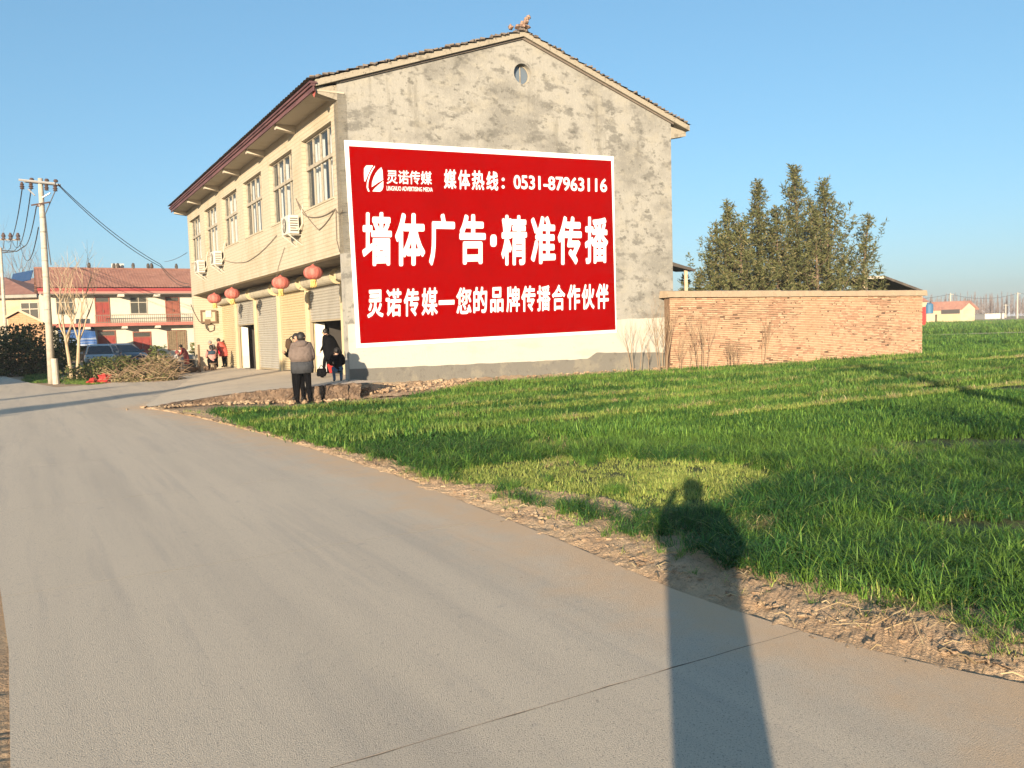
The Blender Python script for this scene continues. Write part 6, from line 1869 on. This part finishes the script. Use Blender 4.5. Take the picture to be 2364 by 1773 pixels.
mb = MB(); mb.blob(bgp, (.09, .06, .14), .25, 14, 9); mb.build('pouch', cloth('brown', (.07, .045, .03)), th, smooth=True); mb = MB(); mb.tube([bgp + Vector((0, 0, .13)), bgp + Vector((.06, .02, .2)), bgp + Vector((.12, .0, .13))], .012, 5); mb.build('strap', C_BLACK, th)
bc = gz(766, 860, .3)
person('person in a long open black coat stepping left out of the open shutter', bc, math.radians(78), 1.62, C_BLACK, C_BLACK, C_WSHOE,
       {'chest': (0, .05, .735), 'neck': (0, .085, .82), 'skull': (0, .115, .885), 'crown': (0, .12, .945), 'spine': (0, .02, .63), 'shL': (-.1, .06, .79), 'shR': (.1, .06, .79), 'anL': (-.04, .17, .05), 'knL': (-.05, .13, .28), 'toL': (-.045, .26, .03), 'anR': (.04, -.15, .06), 'knR': (.05, -.03, .28), 'toR': (.045, -.07, .02),
        'elL': (-.13, .08, .62), 'wrL': (-.12, .17, .5), 'hdL': (-.12, .19, .46)}, fat=1.1,
       coat=(('coat', C_BLACK, [(0, .08, .83, .06, .06), (0, .055, .79, .14, .11), (0, .03, .7, .155, .15), (0, .0, .55, .16, .19), (0, -.05, .4, .16, .22), (0, -.10, .28, .15, .24), (0, -.10, .282, .12, .2)]),))
cr_ = gz(782, 881, .37)
sit = {'pelvis': (0, -.04, .27), 'hipL': (-.055, -.03, .25), 'hipR': (.055, -.03, .25), 'knL': (-.08, .17, .29), 'knR': (.08, .17, .29), 'anL': (-.07, .10, .045), 'anR': (.07, .10, .045), 'toL': (-.075, .19, .018), 'toR': (.075, .19, .018),
       'spine': (0, .0, .36), 'chest': (0, .05, .465), 'neck': (0, .085, .55), 'skull': (0, .105, .62), 'crown': (0, .11, .68), 'shL': (-.105, .06, .52), 'shR': (.105, .06, .52), 'elL': (-.14, .12, .37), 'elR': (.14, .12, .37), 'wrL': (-.07, .24, .34), 'wrR': (.07, .24, .34), 'hdL': (-.05, .27, .32), 'hdR': (.05, .27, .32)}
person('person in black jacket and blue jeans crouching at the corner of the shop', cr_, math.radians(20), 1.3, C_BLACK, C_JEAN, C_SHOE, sit, fat=1.1)
def g9(x, y, z): return gz(380 + x / 10.05, 740 + y / 10.05, z)
ga_ = g9(1130, 1140, .12)
stool = thing('low_stool', ga_, 'low wooden stool under the seated person by the end wall', 'stool')
def seat_z(p, H): return .27 * H - .1
person('seated person with black hair, navy shoulders and pink jumper by the end wall', ga_, math.radians(35), 1.72, C_PINK, C_BLACK, C_SHOE, sit, fat=1.15, long_hair=True, coat=(('yoke', C_NAVY, [(0, .075, .555, .045, .05), (0, .06, .525, .12, .085), (0, .045, .47, .128, .1), (0, .04, .43, .12, .1)]),))
mb = MB(); mb.lathe(ga_ + Vector((.03, -.05, .27)), [(.17, 0), (.18, .02), (.18, .05), (.16, .06)], 16); mb.build('seat', m_brown, stool)
for a in (.8, 2.3, 3.9, 5.5): mb = MB(); mb.tube([ga_ + Vector((.03 + .16 * math.cos(a), -.05 + .16 * math.sin(a), -.01)), ga_ + Vector((.03 + .12 * math.cos(a), -.05 + .12 * math.sin(a), .28))], .018, 5); mb.build('leg', m_brown, stool)
bend = {'chest': (0, .09, .72), 'neck': (0, .15, .80), 'skull': (0, .19, .86), 'crown': (0, .205, .915), 'spine': (0, .03, .63), 'shL': (-.105, .10, .775), 'shR': (.105, .10, .775), 'elL': (-.13, .15, .62), 'elR': (.13, .15, .62), 'wrL': (-.1, .25, .54), 'wrR': (.1, .25, .54), 'hdL': (-.09, .28, .51), 'hdR': (.09, .28, .51)}
gb = g9(1400, 1085, .12)
person('person leaning forward in a bright red and coral padded coat', gb, math.radians(75), 1.62, C_CORAL, C_BLACK, C_SHOE, bend, fat=1.12,
       coat=(('coat', C_CORAL, [(0, .14, .80, .05, .05), (0, .10, .76, .125, .08), (0, .06, .66, .135, .11), (0, .0, .5, .135, .125), (0, -.03, .36, .13, .12), (0, -.03, .362, .1, .1)]), ('coat_front', C_RED, [(0, .16, .77, .09, .06), (0, .13, .66, .12, .08), (0, .09, .5, .12, .1), (0, .06, .35, .11, .1)])))
gc = g9(1245, 1105, .12) + UD * .25
person('grey haired person in dark clothes standing between the two women', gc, math.radians(120), 1.5, C_GREY, C_BLACK, C_SHOE, bend, hair=GREYH, fat=1.05)
gd = g9(240, 1185, 0.05)
person('person in a pale jacket sitting left of the end wall beside the weed', gd, math.radians(-60), 1.5, C_WHITE, C_BLACK, C_SHOE, sit, fat=1.1, hair=M('red_scarf', (.2, .05, .05), .8))
ge = g9(390, 1140, .05) + Vector((.1, .5, 0))
person('person in a long coral red coat standing behind the pale jacket', ge, math.radians(100), 1.4, C_CORAL, C_GREY, C_SHOE, bend, coat=(('coat', C_CORAL, [(0, .13, .79, .05, .05), (0, .08, .74, .11, .08), (0, .03, .6, .11, .1), (0, 0, .42, .105, .1), (0, -.01, .2, .1, .1), (0, -.01, .202, .08, .08)]),))
# things by the end wall
p = g9(640, 1090, .03); th = thing('stone_trough', p + UD * .5, 'grey stone block with rounded top leaning against the end wall', 'stone')
mb = MB(); mb.blob(p + UD * .55 + Vector((0, 0, .3)), (.55, .3, .42), .35, 16, 10, seed=4); mb.build('stone', m_hgrey, th, smooth=True)
th = thing('tyre', p, 'small black tyre leaning against the grey stone', 'tyre'); ax = (-UD + Vector((.2, 0, .25))).normalized()
mb = MB(); mb.lathe(p + Vector((0, 0, .24)), [(.13, -.05), (.2, -.06), (.24, -.03), (.24, .03), (.2, .06), (.13, .05), (.13, -.05)], 22, axis=ax); mb.build('rubber', m_tyre, th)
mb = MB(); mb.lathe(p + Vector((0, 0, .24)), [(.13, -.03), (.0, -.03)], 16, axis=ax); mb.build('hub', m_trim, th)
p = g9(812, 1175, .05); mb = MB(); mb.tube([p - Vector((0, 0, .05)), p + Vector((.02, 0, 1.3))], [.06, .05], 8); tag(mb.build('wooden_post', m_brown), 'dark wooden post before the end wall', 'post')
p = g9(880, 1060, .08); th = thing('white_sack', p, 'full white sack leaning by the wooden post', 'sack'); mb = MB(); mb.blob(p + Vector((0, .2, .36)), (.26, .22, .42), .3, 14, 9, seed=6); mb.build('sack_body', m_house, th, smooth=True); mb = MB(); mb.blob(p + Vector((0, .2, .8)), (.09, .08, .1), .5, 8, 5, seed=7); mb.build('tied_neck', m_house, th)
bush('spiky_plant', g9(840, 950, .1) + UD * .4, .45, .35, 1.25, 220, [m_green[1], m_drylf[2], m_green[1]], 'spiky pale green plant against the end wall', 'plant', 33, .42, 6)
for i, (x, y) in enumerate(((900, 1110), (1000, 1150), (1120, 1160), (1480, 1085), (270, 1215), (395, 1215), (600, 1180), (720, 1150))):
    p = g9(x, y, .03); mb = MB(); s = rnd.uniform(.12, .2); mb.blob(p + Vector((0, 0, s * .4)), (s * 1.3, s, s * .75), .5, 10, 7, seed=i * 3.3); tag(mb.build('rock', m_mortar, smooth=True), ('pale rock beside the white sack', 'pale rock left of the seated pink jumper', 'flat pale rock below the seated pink jumper', 'long pale rock right of the red coat', 'pale rock before the pale jacket', 'upright pale rock before the coral coat', 'dark rock under the small tyre', 'rock between tyre and wooden post')[i], 'rock', 'rocks at the end wall')
p = gz(640 + 940 / 7.54, 740 + 905 / 7.54, .33); th = thing('red_board', p, 'tilted red board standing beside the black coat', 'board')
mb = MB(); rt = Matrix.Rotation(.5, 3, 'Z') @ Matrix.Rotation(-.3, 3, 'Y'); mb.rbox(p.x, p.y, p.z + .16, .2, .03, .32, rt); mb.build('panel', m_redcl, th); mb = MB(); mb.rbox(p.x, p.y + .12, p.z + .14, .04, .03, .3, rt); mb.build('prop', m_brown, th)
p = gz(640 + 775 / 7.54, 740 + 975 / 7.54, .34); th = thing('black_bag', p, 'black cloth bag lying on the apron before the open shutter', 'bag')
mb = MB(); mb.blob(p + Vector((0, 0, .12)), (.18, .11, .14), .5, 14, 9, seed=2); mb.build('bag_body', C_BLACK, th, smooth=True); mb = MB(); mb.tube([p + Vector((-.08, 0, .26)), p + Vector((0, 0, .36)), p + Vector((.08, 0, .26))], .012, 5); mb.build('handle', C_BLACK, th)
p = fpx(*c2(715, 1130), RC + 1.2); pp = P(p[0], RC + 1.2, fz(p[0])); th = thing('shop_chair', pp, 'dark chair with pale back just inside the left open shutter', 'chair')
mb = MB(); mb.rbox(pp.x, pp.y, pp.z + .45, .45, .45, .08); mb.build('seat', C_BLACK, th); mb = MB(); mb.rbox(pp.x, pp.y - .1, pp.z + .85, .4, .06, .5); mb.build('backrest', m_post, th)
for a, b in ((-.18, -.18), (.18, -.18), (.18, .18), (-.18, .18)): mb = MB(); mb.rbox(pp.x + a, pp.y + b, pp.z + .2, .05, .05, .42); mb.build('leg', C_BLACK, th)

# ------------------------------------------------------------------ behind and beside the camera: what throws the shadows in view
az = Vector((SUNDIR.x, SUNDIR.y, 0)).normalized(); TAN = -SUNDIR.z / math.hypot(SUNDIR.x, SUNDIR.y)
pg = Vector((.07, -.42, 0))
person('person taking the picture, standing on the road in a long dark coat', pg, math.atan2(-az.x, az.y), 1.77, C_CHAR, C_BLACK, C_SHOE,
       {'elL': (-.15, .06, .70), 'wrL': (-.12, .13, .84), 'hdL': (-.1, .15, .87), 'elR': (.15, .05, .68), 'wrR': (.06, .14, .80), 'hdR': (.03, .16, .82), 'anL': (-.04, 0, .045), 'anR': (.04, 0, .045), 'knL': (-.045, .01, .275), 'knR': (.045, .01, .275), 'toL': (-.05, .08, .018), 'toR': (.05, .08, .018)}, fat=1.15,
       coat=(('coat', C_CHAR, [(0, 0, .84, .05, .05), (0, 0, .81, .12, .085), (0, 0, .74, .14, .10), (0, .0, .6, .13, .10), (0, 0, .45, .115, .09), (0, 0, .3, .1, .085), (0, 0, .18, .09, .08), (0, 0, .182, .08, .07)]),))
def caster_base(tip, h): return tip - az * (h / TAN)
tb = caster_base(gz(1962, 851), 8.0)
pl3 = thing('roadside_pole', Vector((tb.x, tb.y, 0)), 'concrete pole behind the camera whose shadow crosses the wheat', 'utility pole')
mb = MB(); mb.tube([(tb.x, tb.y, -.2), (tb.x, tb.y, 8.0)], [.24, .15], 12); mb.build('shaft', m_pole, pl3)
mb = MB(); mb.box(tb.x - .9, tb.x + .9, tb.y - .05, tb.y + .05, 7.5, 7.62); mb.build('crossarm', m_iron, pl3)
for k, (px, py, h, rad, d, lb) in enumerate(((690, 862, 7.0, .85, 1.2, 'narrow cypress left of the road, out of view'), (345, 908, 6.5, .95, 1.5, 'second narrow cypress left of the road, out of view'), (250, 897, 7.5, .5, .8, 'third narrow cypress left of the road, out of view'))):
    b = caster_base(gz(px, py), h); conifer(Vector((b.x, b.y, 0)), h, rad, 70 + k, lb, d, group='cypresses left of the road', name='cypress')
b = caster_base(gz(2300, 868), 7.0); bare_tree(Vector((b.x, b.y, 0)), 7.2, .16, 171, 'leafless roadside tree behind the camera at right', 1, 5, spread=.5)
b = caster_base(gz(2250, 1010), 5.0); bare_tree(Vector((b.x, b.y, 0)), 5.4, .12, 172, 'smaller leafless roadside tree behind the camera', 1, 5, spread=.55)
hh = thing('shading_house', Vector((-36, 26, 0)), 'unseen house added left of the street to shade the bushes', 'house')  # added out of view, widened and raised to shade the left bush and street
mb = MB(); mb.box(-44, -22.8, 22, 29, -.1, 4.2); mb.build('wall', m_house, hh)
mb = MB(); mb.hexa([(-44.5, 21.4, 4.2), (-22.4, 21.4, 4.2), (-22.4, 29.6, 4.2), (-44.5, 29.6, 4.2), (-44, 25.3, 6.4), (-22.7, 25.3, 6.4), (-22.7, 25.7, 6.4), (-44, 25.7, 6.4)]); mb.build('roof', m_redroof, hh)
mb = MB(); mb.box(-22.797, -22.74, 24.5, 25.6, -.05, 2.1); mb.build('door', m_hred, hh)

# ------------------------------------------------------------------ thin winter haze
hz = bpy.data.materials.new('haze'); hz.use_nodes = True
hn = hz.node_tree; hn.nodes.clear()
ho = hn.nodes.new('ShaderNodeOutputMaterial'); pv_ = hn.nodes.new('ShaderNodeVolumePrincipled')
pv_.inputs['Color'].default_value = (.90, .92, .97, 1); pv_.inputs['Density'].default_value = 0.0005; pv_.inputs['Anisotropy'].default_value = 0.0
hn.links.new(pv_.outputs[0], ho.inputs['Volume'])
mb = MB(); mb.box(-1600, 1900, -500, 2700, -1.3, 12.6)
tag(mb.build('haze', hz), 'thin pale winter haze over the fields', 'haze', kind='stuff')
